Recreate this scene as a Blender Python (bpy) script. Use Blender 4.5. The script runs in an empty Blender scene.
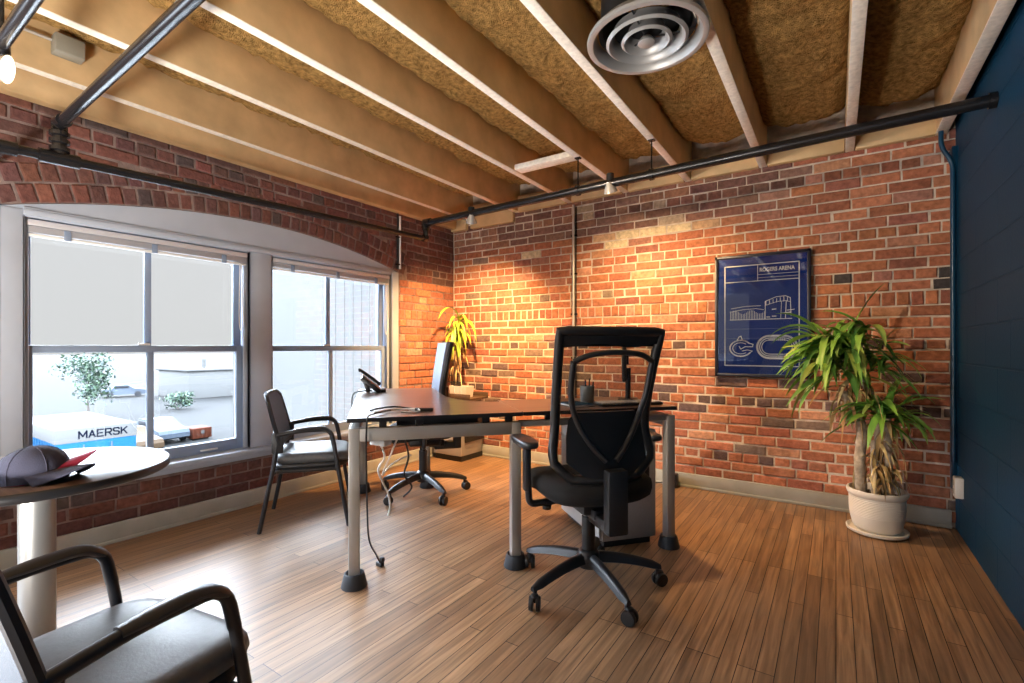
import bpy, bmesh, math, random
from mathutils import Vector, Matrix, noise as mn
R = random.Random(7)
PI = math.pi
sc = bpy.context.scene
COL = sc.collection
rad = math.radians

# ------------------------------------------------------------------ materials
def mat(name, col, rough=0.5, metal=0.0, var=None, bump=None, attr=False, coat=0.0, spec=0.5, sheen=0.0, trans=0.0, sss=False):
    m = bpy.data.materials.new(name); m.use_nodes = True
    nt = m.node_tree; n = nt.nodes; l = nt.links
    b = n['Principled BSDF']
    b.inputs['Base Color'].default_value = (*col, 1)
    b.inputs['Roughness'].default_value = rough
    b.inputs['Metallic'].default_value = metal
    b.inputs['Specular IOR Level'].default_value = spec
    b.inputs['Coat Weight'].default_value = coat
    b.inputs['Coat Roughness'].default_value = 0.1
    if sheen: b.inputs['Sheen Weight'].default_value = sheen
    if trans: b.inputs['Transmission Weight'].default_value = trans
    tc = n.new('ShaderNodeTexCoord')
    src = None
    if attr:
        a = n.new('ShaderNodeAttribute'); a.attribute_name = 'Col'
        src = a.outputs['Color']; l.new(src, b.inputs['Base Color'])
    if var:
        sc_, lo, hi, detail = var
        t = n.new('ShaderNodeTexNoise'); t.inputs['Scale'].default_value = sc_; t.inputs['Detail'].default_value = detail
        l.new(tc.outputs['Object'], t.inputs['Vector'])
        mr = n.new('ShaderNodeMapRange'); mr.inputs['From Min'].default_value = .3; mr.inputs['From Max'].default_value = .7
        mr.inputs['To Min'].default_value = lo; mr.inputs['To Max'].default_value = hi
        l.new(t.outputs['Fac'], mr.inputs['Value'])
        mx = n.new('ShaderNodeMix'); mx.data_type = 'RGBA'; mx.blend_type = 'MULTIPLY'; mx.inputs[0].default_value = 1
        if src: l.new(src, mx.inputs[6])
        else: mx.inputs[6].default_value = (*col, 1)
        l.new(mr.outputs['Result'], mx.inputs[7]); l.new(mx.outputs[2], b.inputs['Base Color'])
    if bump:
        sc_, st = bump[:2]
        t = n.new('ShaderNodeTexNoise'); t.inputs['Scale'].default_value = sc_; t.inputs['Detail'].default_value = 6
        l.new(tc.outputs['Object'], t.inputs['Vector'])
        bp = n.new('ShaderNodeBump'); bp.inputs['Strength'].default_value = st; bp.inputs['Distance'].default_value = .01 if len(bump) < 3 else bump[2]
        l.new(t.outputs['Fac'], bp.inputs['Height']); l.new(bp.outputs['Normal'], b.inputs['Normal'])
    return m

def emis(name, col, strength):
    m = mat(name, (.8, .8, .8), .3)
    b = m.node_tree.nodes['Principled BSDF']
    b.inputs['Emission Color'].default_value = (*col, 1); b.inputs['Emission Strength'].default_value = strength
    return m

def sheer(name, col, opacity):
    m = mat(name, col, .7)
    nt = m.node_tree; n = nt.nodes; l = nt.links
    tr = n.new('ShaderNodeBsdfTransparent'); mx = n.new('ShaderNodeMixShader'); mx.inputs[0].default_value = opacity
    l.new(tr.outputs[0], mx.inputs[1]); l.new(n['Principled BSDF'].outputs[0], mx.inputs[2])
    l.new(mx.outputs[0], n['Material Output'].inputs['Surface'])
    return m

def glassmat(name, tint=(1, 1, 1)):
    m = bpy.data.materials.new(name); m.use_nodes = True
    nt = m.node_tree; n = nt.nodes; l = nt.links
    n.remove(n['Principled BSDF'])
    tr = n.new('ShaderNodeBsdfTransparent'); tr.inputs[0].default_value = (*tint, 1)
    gl = n.new('ShaderNodeBsdfGlossy'); gl.inputs['Roughness'].default_value = .02
    fr = n.new('ShaderNodeFresnel'); fr.inputs[0].default_value = 1.45
    mx = n.new('ShaderNodeMixShader')
    l.new(fr.outputs[0], mx.inputs[0]); l.new(tr.outputs[0], mx.inputs[1]); l.new(gl.outputs[0], mx.inputs[2])
    l.new(mx.outputs[0], n['Material Output'].inputs['Surface'])
    return m

M = {}
M['brick'] = mat('brick', (.4, .15, .08), .85, attr=True, var=(38, .72, 1.22, 5), bump=(60, .7, .006), spec=.25)
M['mortar'] = mat('mortar', (.66, .57, .48), .95, var=(14, .65, 1.15, 5), bump=(45, .8, .008), spec=.15)
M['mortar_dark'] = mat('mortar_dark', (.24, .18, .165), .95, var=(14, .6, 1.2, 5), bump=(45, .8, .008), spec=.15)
M['trim'] = mat('white_trim', (.40, .45, .54), .5, var=(5, .93, 1.04, 3))
M['sash'] = mat('sash_paint', (.24, .31, .44), .4)
M['base'] = mat('baseboard_paint', (.44, .45, .41), .5, var=(7, .88, 1.06, 4))
M['joist'] = mat('joist_paint', (.66, .46, .24), .6, var=(5, .74, 1.08, 7), bump=(30, .15, .005))
M['insul'] = mat('insulation', (.46, .28, .10), 1, var=(40, .5, 1.4, 8), bump=(150, 1.0, .03), spec=.05)
M['joist_under'] = mat('joist_cream_edge', (.90, .84, .73), .6, var=(50, .82, 1.06, 6), bump=(60, .2, .005))
M['slab'] = mat('ceiling_boards', (.25, .18, .1), .9)
M['pipe'] = mat('black_steel_pipe', (.010, .010, .012), .24, 0)
M['plastic'] = mat('black_plastic', (.011, .012, .014), .42)
M['plastic_soft'] = mat('charcoal_plastic', (.018, .020, .025), .38)
M['blkfab'] = mat('black_fabric', (.012, .012, .013), .95, bump=(400, .3, .003))
M['greyfab'] = mat('grey_vinyl', (.085, .09, .098), .44, var=(60, .85, 1.12, 4), bump=(180, .15, .003))
M['seatside'] = mat('dark_seat_band', (.02, .02, .022), .5)
M['backmesh'] = mat('slate_mesh', (.075, .105, .155), .6, bump=(500, .4, .002))
M['frame_blk'] = mat('black_metal_frame', (.022, .024, .03), .35, .3)
M['sheer'] = sheer('sheer_black_mesh', (.012, .012, .013), .62)
M['sheer_dense'] = sheer('dense_black_mesh', (.012, .012, .013), .85)
M['silver'] = mat('silver_paint', (.42, .41, .39), .42, .35)
M['steel'] = mat('brushed_steel', (.36, .38, .39), .36, .5)
M['diff'] = mat('diffuser_aluminium', (.33, .325, .32), .42, .4)
M['duct'] = mat('black_duct', (.02, .022, .025), .4, .4)
M['riser'] = mat('riser_rubber', (.022, .028, .036), .5)
M['cab_grey'] = mat('cabinet_grey', (.38, .37, .37), .5, var=(90, .95, 1.04, 3))
M['cab_front'] = mat('cabinet_front', (.5, .5, .5), .45)
M['ceramic'] = mat('white_ceramic', (.72, .69, .64), .45)
M['soil'] = mat('soil', (.05, .032, .02), 1, bump=(60, 1, .02))
M['bark'] = mat('cane_bark', (.46, .39, .31), .9, var=(30, .55, 1.25, 5), bump=(40, .8, .01))
M['leaf'] = mat('leaf', (.1, .3, .04), .42, attr=True, var=(9, .8, 1.15, 3))
M['deadleaf'] = mat('dead_leaf', (.5, .35, .15), .8, attr=True, var=(20, .7, 1.2, 3))
M['navy_frame'] = mat('poster_frame', (.008, .012, .03), .35)
M['print'] = mat('poster_blue', (.004, .030, .235), .6, spec=.12, var=(3, .8, 1.15, 3))
M['ink'] = mat('poster_white_ink', (.80, .84, .92), .6)
M['ink_dim'] = mat('poster_pale_ink', (.16, .22, .45), .6)
M['glass'] = glassmat('window_glass', (.97, .98, .98))
M['pglass'] = glassmat('picture_glass')
M['blind'] = mat('blind_aluminium', (.58, .58, .62), .4, .2)
M['white'] = mat('white_plastic', (.75, .75, .75), .4)
M['cable_w'] = mat('white_cable', (.75, .73, .7), .5)
M['conduit'] = mat('conduit_galvanised', (.55, .53, .5), .4, .6)
M['jbox'] = mat('junction_box_grey', (.24, .23, .19), .6)
M['navy_pipe'] = mat('navy_gloss_paint', (.005, .05, .11), .3)
M['bulb'] = emis('bulb_glow', (1, .80, .56), 3)
M['refl'] = mat('lamp_reflector', (.75, .72, .66), .25, .5)
M['cap_grey'] = mat('cap_grey_wool', (.042, .044, .078), .9, bump=(250, .3, .003))
M['cap_red'] = mat('cap_red_wool', (.30, .012, .05), .85, bump=(250, .3, .003))
M['cap_white'] = mat('cap_white_cloth', (.6, .6, .6), .8)
M['cupm'] = mat('cup_mesh_metal', (.33, .36, .37), .4, .7)
M['paper'] = mat('paper', (.7, .72, .76), .7)
M['tray'] = mat('dark_walnut', (.10, .06, .035), .5, var=(12, .7, 1.2, 4))
M['ext_white'] = mat('container_white', (.062, .0615, .06), .8, spec=.1)
M['ext_blue'] = mat('container_blue', (.0035, .038, .09), .8, spec=.1)
M['ext_navy'] = mat('sign_navy', (.002, .003, .008), .9, spec=.05)
M['ext_brown'] = mat('container_rust', (.05, .013, .006), .8, spec=.1)
M['ext_dark'] = mat('car_dark', (.01, .011, .014), .7, spec=.2)
M['ext_tan'] = mat('car_tan', (.05, .03, .015), .7, spec=.2)
M['ext_grey'] = mat('car_grey', (.04, .05, .065), .7, spec=.2)
M['ext_leaf'] = mat('tree_leaf', (.03, .06, .03), .7, attr=True)
M['ext_bldg'] = mat('pale_cladding', (.060, .0595, .058), .8, spec=.1)
M['ext_ground'] = mat('asphalt', (.0138, .0134, .0128), .95, spec=.1)
M['ext_shed'] = mat('shed_cladding', (.072, .0715, .07), .8, spec=.1)
M['ext_bounce'] = mat('pale_bounce_ground', (.44, .43, .41), .9)  # unseen ground, kept pale to bounce daylight indoors
M['lit_back'] = mat('back_fabric_window_lit', (.20, .235, .31), .6, bump=(400, .3, .003))  # window light on the chair's mesh back, painted in as a pale colour
M['ext_trunk'] = mat('tree_trunk', (.05, .04, .035), .9)

def wood_floor():
    m = mat('oak_strip_floor', (.3, .16, .07), .34)
    nt = m.node_tree; n = nt.nodes; l = nt.links; b = n['Principled BSDF']
    tc = n.new('ShaderNodeTexCoord')
    sep = n.new('ShaderNodeSeparateXYZ'); l.new(tc.outputs['Object'], sep.inputs[0])
    cmb = n.new('ShaderNodeCombineXYZ'); l.new(sep.outputs['Y'], cmb.inputs['X']); l.new(sep.outputs['X'], cmb.inputs['Y'])
    def brick(c1, c2, mort, off=.37):
        t = n.new('ShaderNodeTexBrick'); l.new(cmb.outputs[0], t.inputs['Vector'])
        t.offset = off; t.offset_frequency = 3; t.squash = 1.0
        t.inputs['Scale'].default_value = 1; t.inputs['Brick Width'].default_value = .93; t.inputs['Row Height'].default_value = .058
        t.inputs['Mortar Size'].default_value = .0016; t.inputs['Mortar Smooth'].default_value = .2; t.inputs['Bias'].default_value = 0
        t.inputs['Color1'].default_value = (*c1, 1); t.inputs['Color2'].default_value = (*c2, 1); t.inputs['Mortar'].default_value = (*mort, 1)
        return t
    t = brick((.41, .237, .122), (.245, .137, .070), (.016, .008, .004))
    # grain: noise stretched along the board
    mp = n.new('ShaderNodeMapping'); mp.inputs['Scale'].default_value = (55, 2.5, 1); l.new(tc.outputs['Object'], mp.inputs[0])
    g = n.new('ShaderNodeTexNoise'); g.inputs['Scale'].default_value = 1; g.inputs['Detail'].default_value = 7; g.inputs['Distortion'].default_value = .6
    l.new(mp.outputs[0], g.inputs['Vector'])
    mr = n.new('ShaderNodeMapRange'); mr.inputs['From Min'].default_value = .3; mr.inputs['From Max'].default_value = .72
    mr.inputs['To Min'].default_value = .5; mr.inputs['To Max'].default_value = 1.25; l.new(g.outputs['Fac'], mr.inputs['Value'])
    mx = n.new('ShaderNodeMix'); mx.data_type = 'RGBA'; mx.blend_type = 'MULTIPLY'; mx.inputs[0].default_value = 1
    l.new(t.outputs['Color'], mx.inputs[6]); l.new(mr.outputs[0], mx.inputs[7])
    # worn, greyish patches
    w = n.new('ShaderNodeTexNoise'); w.inputs['Scale'].default_value = 1.7; w.inputs['Detail'].default_value = 5
    l.new(tc.outputs['Object'], w.inputs['Vector'])
    wr = n.new('ShaderNodeMapRange'); wr.inputs['From Min'].default_value = .45; wr.inputs['From Max'].default_value = .75; wr.inputs['To Max'].default_value = .35
    l.new(w.outputs['Fac'], wr.inputs['Value'])
    m2 = n.new('ShaderNodeMix'); m2.data_type = 'RGBA'; l.new(wr.outputs[0], m2.inputs[0]); l.new(mx.outputs[2], m2.inputs[6]); m2.inputs[7].default_value = (.27, .18, .115, 1)
    l.new(m2.outputs[2], b.inputs['Base Color'])
    rr = n.new('ShaderNodeMapRange'); rr.inputs['To Min'].default_value = .34; rr.inputs['To Max'].default_value = .54; l.new(g.outputs['Fac'], rr.inputs['Value'])
    l.new(rr.outputs[0], b.inputs['Roughness'])
    bp = n.new('ShaderNodeBump'); bp.inputs['Strength'].default_value = .25; bp.inputs['Distance'].default_value = .003
    l.new(t.outputs['Fac'], bp.inputs['Height']); bp.invert = True
    bp2 = n.new('ShaderNodeBump'); bp2.inputs['Strength'].default_value = .12; bp2.inputs['Distance'].default_value = .003
    l.new(g.outputs['Fac'], bp2.inputs['Height']); l.new(bp.outputs[0], bp2.inputs['Normal'])
    l.new(bp2.outputs[0], b.inputs['Normal'])
    return m
M['floor'] = wood_floor()

def block_wall():
    m = mat('navy_block_wall', (.0012, .040, .092), .55, spec=.25)
    nt = m.node_tree; n = nt.nodes; l = nt.links; b = n['Principled BSDF']
    tc = n.new('ShaderNodeTexCoord'); sep = n.new('ShaderNodeSeparateXYZ'); l.new(tc.outputs['Object'], sep.inputs[0])
    cmb = n.new('ShaderNodeCombineXYZ'); l.new(sep.outputs['Y'], cmb.inputs['X']); l.new(sep.outputs['Z'], cmb.inputs['Y'])
    t = n.new('ShaderNodeTexBrick'); l.new(cmb.outputs[0], t.inputs['Vector'])
    t.inputs['Scale'].default_value = 1; t.inputs['Brick Width'].default_value = .41; t.inputs['Row Height'].default_value = .205
    t.inputs['Mortar Size'].default_value = .006; t.inputs['Mortar Smooth'].default_value = .6
    no = n.new('ShaderNodeTexNoise'); no.inputs['Scale'].default_value = 70; no.inputs['Detail'].default_value = 5; l.new(tc.outputs['Object'], no.inputs['Vector'])
    b1 = n.new('ShaderNodeBump'); b1.invert = True; b1.inputs['Strength'].default_value = .8; b1.inputs['Distance'].default_value = .006; l.new(t.outputs['Fac'], b1.inputs['Height'])
    b2 = n.new('ShaderNodeBump'); b2.inputs['Strength'].default_value = .3; b2.inputs['Distance'].default_value = .004; l.new(no.outputs['Fac'], b2.inputs['Height']); l.new(b1.outputs[0], b2.inputs['Normal'])
    l.new(b2.outputs[0], b.inputs['Normal'])
    return m
M['block'] = block_wall()

def laminate():
    m = mat('walnut_laminate', (.05, .03, .022), .30)
    nt = m.node_tree; n = nt.nodes; l = nt.links; b = n['Principled BSDF']
    tc = n.new('ShaderNodeTexCoord'); mp = n.new('ShaderNodeMapping'); mp.inputs['Scale'].default_value = (2.5, 60, 1); l.new(tc.outputs['Object'], mp.inputs[0])
    g = n.new('ShaderNodeTexNoise'); g.inputs['Scale'].default_value = 1; g.inputs['Detail'].default_value = 6; l.new(mp.outputs[0], g.inputs['Vector'])
    cr = n.new('ShaderNodeValToRGB'); cr.color_ramp.elements[0].color = (.055, .032, .024, 1); cr.color_ramp.elements[1].color = (.15, .088, .062, 1)
    cr.color_ramp.elements[0].position = .3; cr.color_ramp.elements[1].position = .72
    l.new(g.outputs['Fac'], cr.inputs[0]); l.new(cr.outputs[0], b.inputs['Base Color'])
    return m
M['lam'] = laminate()
M['edge'] = mat('black_edge_band', (.012, .012, .014), .35)

# ------------------------------------------------------------------ mesh helpers
def box(bm, c, s, bev=0.0, rot=None, seg=2):
    mtx = Matrix.Translation(c) @ (rot.to_4x4() if rot else Matrix()) @ Matrix.Diagonal((s[0], s[1], s[2], 1))
    r = bmesh.ops.create_cube(bm, size=1, matrix=mtx)
    if bev:
        es = {e for v in r['verts'] for e in v.link_edges}
        bmesh.ops.bevel(bm, geom=list(es), offset=min(bev, .49 * min(s)), segments=seg, profile=.5, affect='EDGES', clamp_overlap=True)

def quadstrip(bm, rings, close_u=True, cap0=True, cap1=True):
    vs = [[bm.verts.new(p) for p in r] for r in rings]
    n = len(rings[0])
    for a, b in zip(vs, vs[1:]):
        for i in range(n if close_u else n - 1):
            j = (i + 1) % n
            bm.faces.new((a[i], a[j], b[j], b[i]))
    if close_u and cap0: bm.faces.new(list(reversed(vs[0])))
    if close_u and cap1: bm.faces.new(vs[-1])
    return vs

def spline(pts, k=6):
    P = [Vector(p) for p in pts]
    if len(P) < 3: return P
    out = []
    for i in range(len(P) - 1):
        p0 = P[i - 1] if i else P[0] * 2 - P[1]; p1 = P[i]; p2 = P[i + 1]
        p3 = P[i + 2] if i + 2 < len(P) else P[-1] * 2 - P[-2]
        for t in range(k):
            u = t / k
            out.append(.5 * ((2 * p1) + (p2 - p0) * u + (2 * p0 - 5 * p1 + 4 * p2 - p3) * u * u + (3 * p1 - p0 - 3 * p2 + p3) * u ** 3))
    out.append(P[-1]); return out

def fillet(pts, r, k=5):
    P = [Vector(p) for p in pts]; out = [P[0]]
    for i in range(1, len(P) - 1):
        a = (P[i - 1] - P[i]); b = (P[i + 1] - P[i]); d = min(r, a.length * .49, b.length * .49)
        A = P[i] + a.normalized() * d; B = P[i] + b.normalized() * d
        for t in range(k + 1):
            u = t / k; out.append((1 - u) ** 2 * A + 2 * u * (1 - u) * P[i] + u * u * B)
    out.append(P[-1]); return out

def tube(bm, pts, r, n=10, flat=1.0, up=None, closed=False):
    P = [Vector(p) for p in pts]; N = len(P)
    rs = r if isinstance(r, (list, tuple)) else [r] * N
    tang = []
    for i in range(N):
        if closed: t = P[(i + 1) % N] - P[i - 1]
        else: t = P[min(i + 1, N - 1)] - P[max(i - 1, 0)]
        tang.append(t.normalized() if t.length > 1e-9 else Vector((0, 0, 1)))
    u = Vector(up) if up else (Vector((0, 0, 1)) if abs(tang[0].z) < .9 else Vector((1, 0, 0)))
    rings = []
    for i in range(N):
        t = tang[i]
        s = t.cross(u)
        if s.length < 1e-5: s = t.orthogonal()
        s.normalize(); u2 = s.cross(t).normalized()
        if not up: u = u2
        rings.append([P[i] + s * (math.cos(2 * PI * k / n) * rs[i]) + u2 * (math.sin(2 * PI * k / n) * rs[i] * flat) for k in range(n)])
    if closed:
        vs = quadstrip(bm, rings, True, False, False)
        a, b = vs[-1], vs[0]
        for i in range(n):
            j = (i + 1) % n; bm.faces.new((a[i], a[j], b[j], b[i]))
    else: quadstrip(bm, rings)

def lathe(bm, prof, n=40, c=(0, 0, 0), cap=False):
    c = Vector(c)
    rings = [[c + Vector((r * math.cos(2 * PI * k / n), r * math.sin(2 * PI * k / n), z)) for k in range(n)] for r, z in prof]
    quadstrip(bm, rings, True, cap, cap)

def cyl(bm, a, b, r, n=16):
    tube(bm, [a, b], r, n)

def prism(bm, poly, z0, z1, bev=0):
    f = bm.faces.new([bm.verts.new((x, y, z0)) for x, y in poly])
    r = bmesh.ops.extrude_face_region(bm, geom=[f])
    vs = [v for v in r['geom'] if isinstance(v, bmesh.types.BMVert)]
    bmesh.ops.translate(bm, verts=vs, vec=(0, 0, z1 - z0))

def obj(name, bm, m, parent=None, smooth=38, colors=None):
    me = bpy.data.meshes.new(name)
    bmesh.ops.recalc_face_normals(bm, faces=bm.faces[:])
    bm.to_mesh(me); bm.free()
    for mm in (m if isinstance(m, (list, tuple)) else [m]): me.materials.append(M[mm])
    if smooth:
        me.polygons.foreach_set('use_smooth', [True] * len(me.polygons))
        me.set_sharp_from_angle(angle=rad(smooth))
    o = bpy.data.objects.new(name, me); COL.objects.link(o)
    if parent: o.parent = parent
    return o

def B(): return bmesh.new()
def thing(name, label, cat, loc=(0, 0, 0), rotz=0.0, group=None):
    o = bpy.data.objects.new(name, None); COL.objects.link(o)
    o.empty_display_size = .1
    o.location = loc; o.rotation_euler = (0, 0, rotz); o['label'] = label; o['category'] = cat
    if group: o['group'] = group
    return o
def tag(o, label, cat, group=None):
    o['label'] = label; o['category'] = cat
    if group: o['group'] = group
    return o
def struct(name, bm, m, parent=None, smooth=38):
    o = obj(name, bm, m, parent, smooth)
    if not parent: o['kind'] = 'structure'
    return o
def dup(root, loc, rotz, label, group=None):
    r = root.copy(); COL.objects.link(r); r.location = loc; r.rotation_euler = (0, 0, rotz); r['label'] = label
    if group: r['group'] = group
    for ch in list(root.children):
        c = ch.copy(); COL.objects.link(c); c.parent = r
        for g in list(ch.children):
            d = g.copy(); COL.objects.link(d); d.parent = c
    return r
def text_mesh(name, s, size, m, parent, loc, rot, ext=.001, sx=1.0, offset=0.0, align='LEFT'):
    cu = bpy.data.curves.new('lettering_curve', 'FONT'); cu.body = s; cu.size = size; cu.extrude = ext; cu.offset = offset
    cu.align_x = align; cu.align_y = 'BOTTOM_BASELINE'
    t = bpy.data.objects.new('tmp_lettering', cu); COL.objects.link(t)
    dg = bpy.context.evaluated_depsgraph_get(); dg.update()
    me = bpy.data.meshes.new_from_object(t.evaluated_get(dg))
    bpy.data.objects.remove(t)
    me.name = name; me.materials.clear(); me.materials.append(M[m])
    for v in me.vertices: v.co.x *= sx
    o = bpy.data.objects.new(name, me); COL.objects.link(o); o.parent = parent
    o.location = loc; o.rotation_euler = rot
    return o

XL, XR, YB, YR = -3.46, .615, 4.02, -4.6      # brick faces of the room
JB = 2.45                                      # underside of the joists

# ------------------------------------------------------------------ floor
bm = B(); box(bm, ((XL + XR) / 2, (YB + YR) / 2, -.05), (XR - XL + .5, YB - YR + .5, .1)); struct('floor', bm, 'floor', smooth=0)

# ------------------------------------------------------------------ brick walls
PAL = [((.40, .150, .085), 5), ((.46, .185, .105), 5), ((.52, .25, .16), 2), ((.34, .125, .075), 4), ((.43, .165, .09), 4), ((.29, .115, .08), 2), ((.38, .18, .13), 2), ((.19, .13, .11), .8)]
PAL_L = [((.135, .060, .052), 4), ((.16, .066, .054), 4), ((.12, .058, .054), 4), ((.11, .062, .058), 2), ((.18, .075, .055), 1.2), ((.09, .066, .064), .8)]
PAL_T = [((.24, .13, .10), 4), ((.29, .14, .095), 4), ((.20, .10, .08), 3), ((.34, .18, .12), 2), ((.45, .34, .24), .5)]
def pick(pal):
    c = R.choices([p[0] for p in pal], [p[1] for p in pal])[0]
    k = R.uniform(.86, 1.14); return (c[0] * k, c[1] * k * R.uniform(.94, 1.06), c[2] * k * R.uniform(.92, 1.08))

def brick(bm, lay, quad, to3, col, prot=None, bev=.007):
    """quad: four (s,h) corners counter-clockwise; to3(s,h,d) -> world, d out of the wall"""
    j = lambda a: R.uniform(-a, a)
    cx = sum(q[0] for q in quad) / 4; cy = sum(q[1] for q in quad) / 4
    p = prot if prot is not None else R.uniform(.002, .011)
    q0 = [(x + j(.0016), y + j(.0016)) for x, y in quad]
    back = [bm.verts.new(to3(x, y, -.012)) for x, y in q0]
    mid = [bm.verts.new(to3(x, y, p - bev * .7 + j(.001))) for x, y in q0]
    fr = []
    for x, y in q0:
        dx, dy = cx - x, cy - y
        fr.append(bm.verts.new(to3(x + math.copysign(min(bev, abs(dx) * .4), dx) + j(.0012), y + math.copysign(min(bev, abs(dy) * .4), dy) + j(.0012), p + j(.002))))
    fs = [bm.faces.new(fr)]
    for k in range(4):
        n = (k + 1) % 4
        fs.append(bm.faces.new((back[k], back[n], mid[n], mid[k]))); fs.append(bm.faces.new((mid[k], mid[n], fr[n], fr[k])))
    for v in back + mid + fr: v[lay] = (*col, 1)
    for f in fs: f.material_index = 1

GAP = .0105
def course(bm, lay, s0, s1, h0, h1, kind, to3, pal, phase, special=None, holes=()):
    L = {'s': .212, 'h': .107, 'r': .073}[kind]
    s = s0 - phase * L
    while s < s1 - .012:
        w = L * R.uniform(.93, 1.06) if kind != 'r' else L * R.uniform(.9, 1.1)
        a, b = max(s, s0), min(s + w, s1)
        if s1 - b < .03: b = s1
        if b - a > .02:
            segs = [(a, b)]
            for ha, hb in holes:
                ns = []
                for x, y in segs:
                    if y <= ha or x >= hb: ns.append((x, y)); continue
                    if x < ha: ns.append((x, ha))
                    if y > hb: ns.append((hb, y))
                segs = ns
            for x, y in segs:
                if y - x < .02: continue
                c = None
                if special: c = special((x + y) / 2, (h0 + h1) / 2, kind)
                c = c or pick(pal)
                g = GAP * R.uniform(.75, 1.15)
                t = R.uniform(-.0015, .0015)
                brick(bm, lay, [(x + g / 2, h0 + g / 2 + t), (y - g / 2, h0 + g / 2 - t), (y - g / 2, h1 - g / 2 - t), (x + g / 2, h1 - g / 2 + t)], to3, c)
        s = b if b == s1 else s + w
        if b == s1: break

# back wall: common bond, a rowlock band at 1.387-1.482, header courses every sixth
bm = B(); lay = bm.verts.layers.float_color.new('Col')
box(bm, ((XL + XR) / 2, YB + .15, 1.4), (XR - XL + .6, .3, 2.8))
to3b = lambda s, h, d: (s, YB - d, h)
def special_back(s, h, kind):
    if s > -.17 and 1.48 < h < 1.625 and R.random() < .55: return (.07, .06, .062)
    if h < 1.3 and kind == 'h' and R.random() < .2: return (.13, .085, .08)
    if .6 < h < .95 and R.random() < .16: return (.15, .10, .10)
    if s < -1.4 and .85 < h < 1.25 and R.random() < .13: return (.20, .14, .11)
    if s < -1.6 and 1.55 < h < 1.8 and R.random() < .13: return (.22, .16, .12)
    if 2.0 < h < 2.2:
        # pale, paint-splashed bricks along an old plaster line that steps up to the right
        line = 2.03 + .03 * (s + 2.4)
        if abs(h - line) < .05 and -2.6 < s < -.25 and R.random() < .5: return R.choice([(.62, .48, .32), (.55, .36, .22), (.66, .55, .36)])
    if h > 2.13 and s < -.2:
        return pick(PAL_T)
    return None
hs = 1.482; i = 0
rows = []
while hs < 2.44:
    rows.append((hs, hs + .0715, 'h' if i in (1, 5, 11) else 's')); hs += .0715; i += 1
rows.append((1.387, 1.482, 'r'))
hs = 1.387; i = 0
while hs > .09:
    rows.append((hs - .0715, hs, 'h' if i in (3, 9, 15) else 's')); hs -= .0715; i += 1
for k, (a, b, kd) in enumerate(rows):
    if b < .08: continue
    course(bm, lay, XL + .01, XR + .035, max(a, .0), b, kd, to3b, PAL, (k % 2) * .5 + R.uniform(-.08, .08) + .2, special_back)
struct('wall_back', bm, ['mortar', 'brick'], smooth=0)

# left wall with one arched opening for both windows (and a plain one further back, behind the camera)
AC, AH, ACR = 1.90, 1.32, 2.022
sag = ACR - 1.832; AR = (AH * AH + sag * sag) / (2 * sag); AZ = ACR - AR
arch = lambda y, r=0: AZ + math.sqrt(max(0, (AR + r) ** 2 - (y - AC) ** 2))
SILLB = .335
O0, O1 = AC - AH, AC + AH
bm = B(); lay = bm.verts.layers.float_color.new('Col')
TH = .32
def slab(y0, y1, z0, z1): box(bm, (XL - TH / 2, (y0 + y1) / 2, (z0 + z1) / 2), (TH, y1 - y0, z1 - z0))
slab(O1, YB + .3, 0, 2.8); slab(-.35, O0, 0, 2.8)
slab(O0, O1, 0, SILLB)
n = 40
for i in range(n):
    y0 = O0 + (O1 - O0) * i / n; y1 = O0 + (O1 - O0) * (i + 1) / n
    z0, z1 = arch(y0), arch(y1)
    pts = [(y0, z0), (y1, z1), (y1, 2.8), (y0, 2.8)]
    f = [bm.verts.new((XL, y, z)) for y, z in pts]; g = [bm.verts.new((XL - TH, y, z)) for y, z in pts]
    bm.faces.new(f); bm.faces.new(g)
    for k in range(4):
        q = (k + 1) % 4; bm.faces.new((f[k], f[q], g[q], g[k]))
slab(YR - .3, -3.2, 0, 2.8); slab(-3.2, -.35, 0, .5); slab(-3.2, -.35, 1.95, 2.8)
to3l = lambda s, h, d: (XL + d, s, h)
a0 = math.asin(AH / AR)
RW = .105
for ring in range(2):
    r0 = AR + ring * RW; r1 = r0 + RW
    ext = .02 + ring * .045
    amax = math.asin((AH + .07 + ring * .03) / AR)
    nb = int(2 * amax * r0 / .074)
    for k in range(nb):
        t0 = -amax + 2 * amax * k / nb; t1 = -amax + 2 * amax * (k + 1) / nb
        g = GAP / 2 / r0
        q = [(AC + (r0 + .004) * math.sin(t0 + g), AZ + (r0 + .004) * math.cos(t0 + g)), (AC + (r0 + .004) * math.sin(t1 - g), AZ + (r0 + .004) * math.cos(t1 - g)),
             (AC + (r1 - .007) * math.sin(t1 - g), AZ + (r1 - .007) * math.cos(t1 - g)), (AC + (r1 - .007) * math.sin(t0 + g), AZ + (r1 - .007) * math.cos(t0 + g))]
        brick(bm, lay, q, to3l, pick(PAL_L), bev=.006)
rows = []; hs = 1.482; i = 0
while hs < 2.62:
    rows.append((hs, hs + .0715, 'h' if i in (1, 5, 11) else 's')); hs += .0715; i += 1
rows.append((1.387, 1.482, 'r')); hs = 1.387; i = 0
while hs > .09:
    rows.append((hs - .0715, hs, 'h' if i in (3, 9, 15) else 's')); hs -= .0715; i += 1
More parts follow.
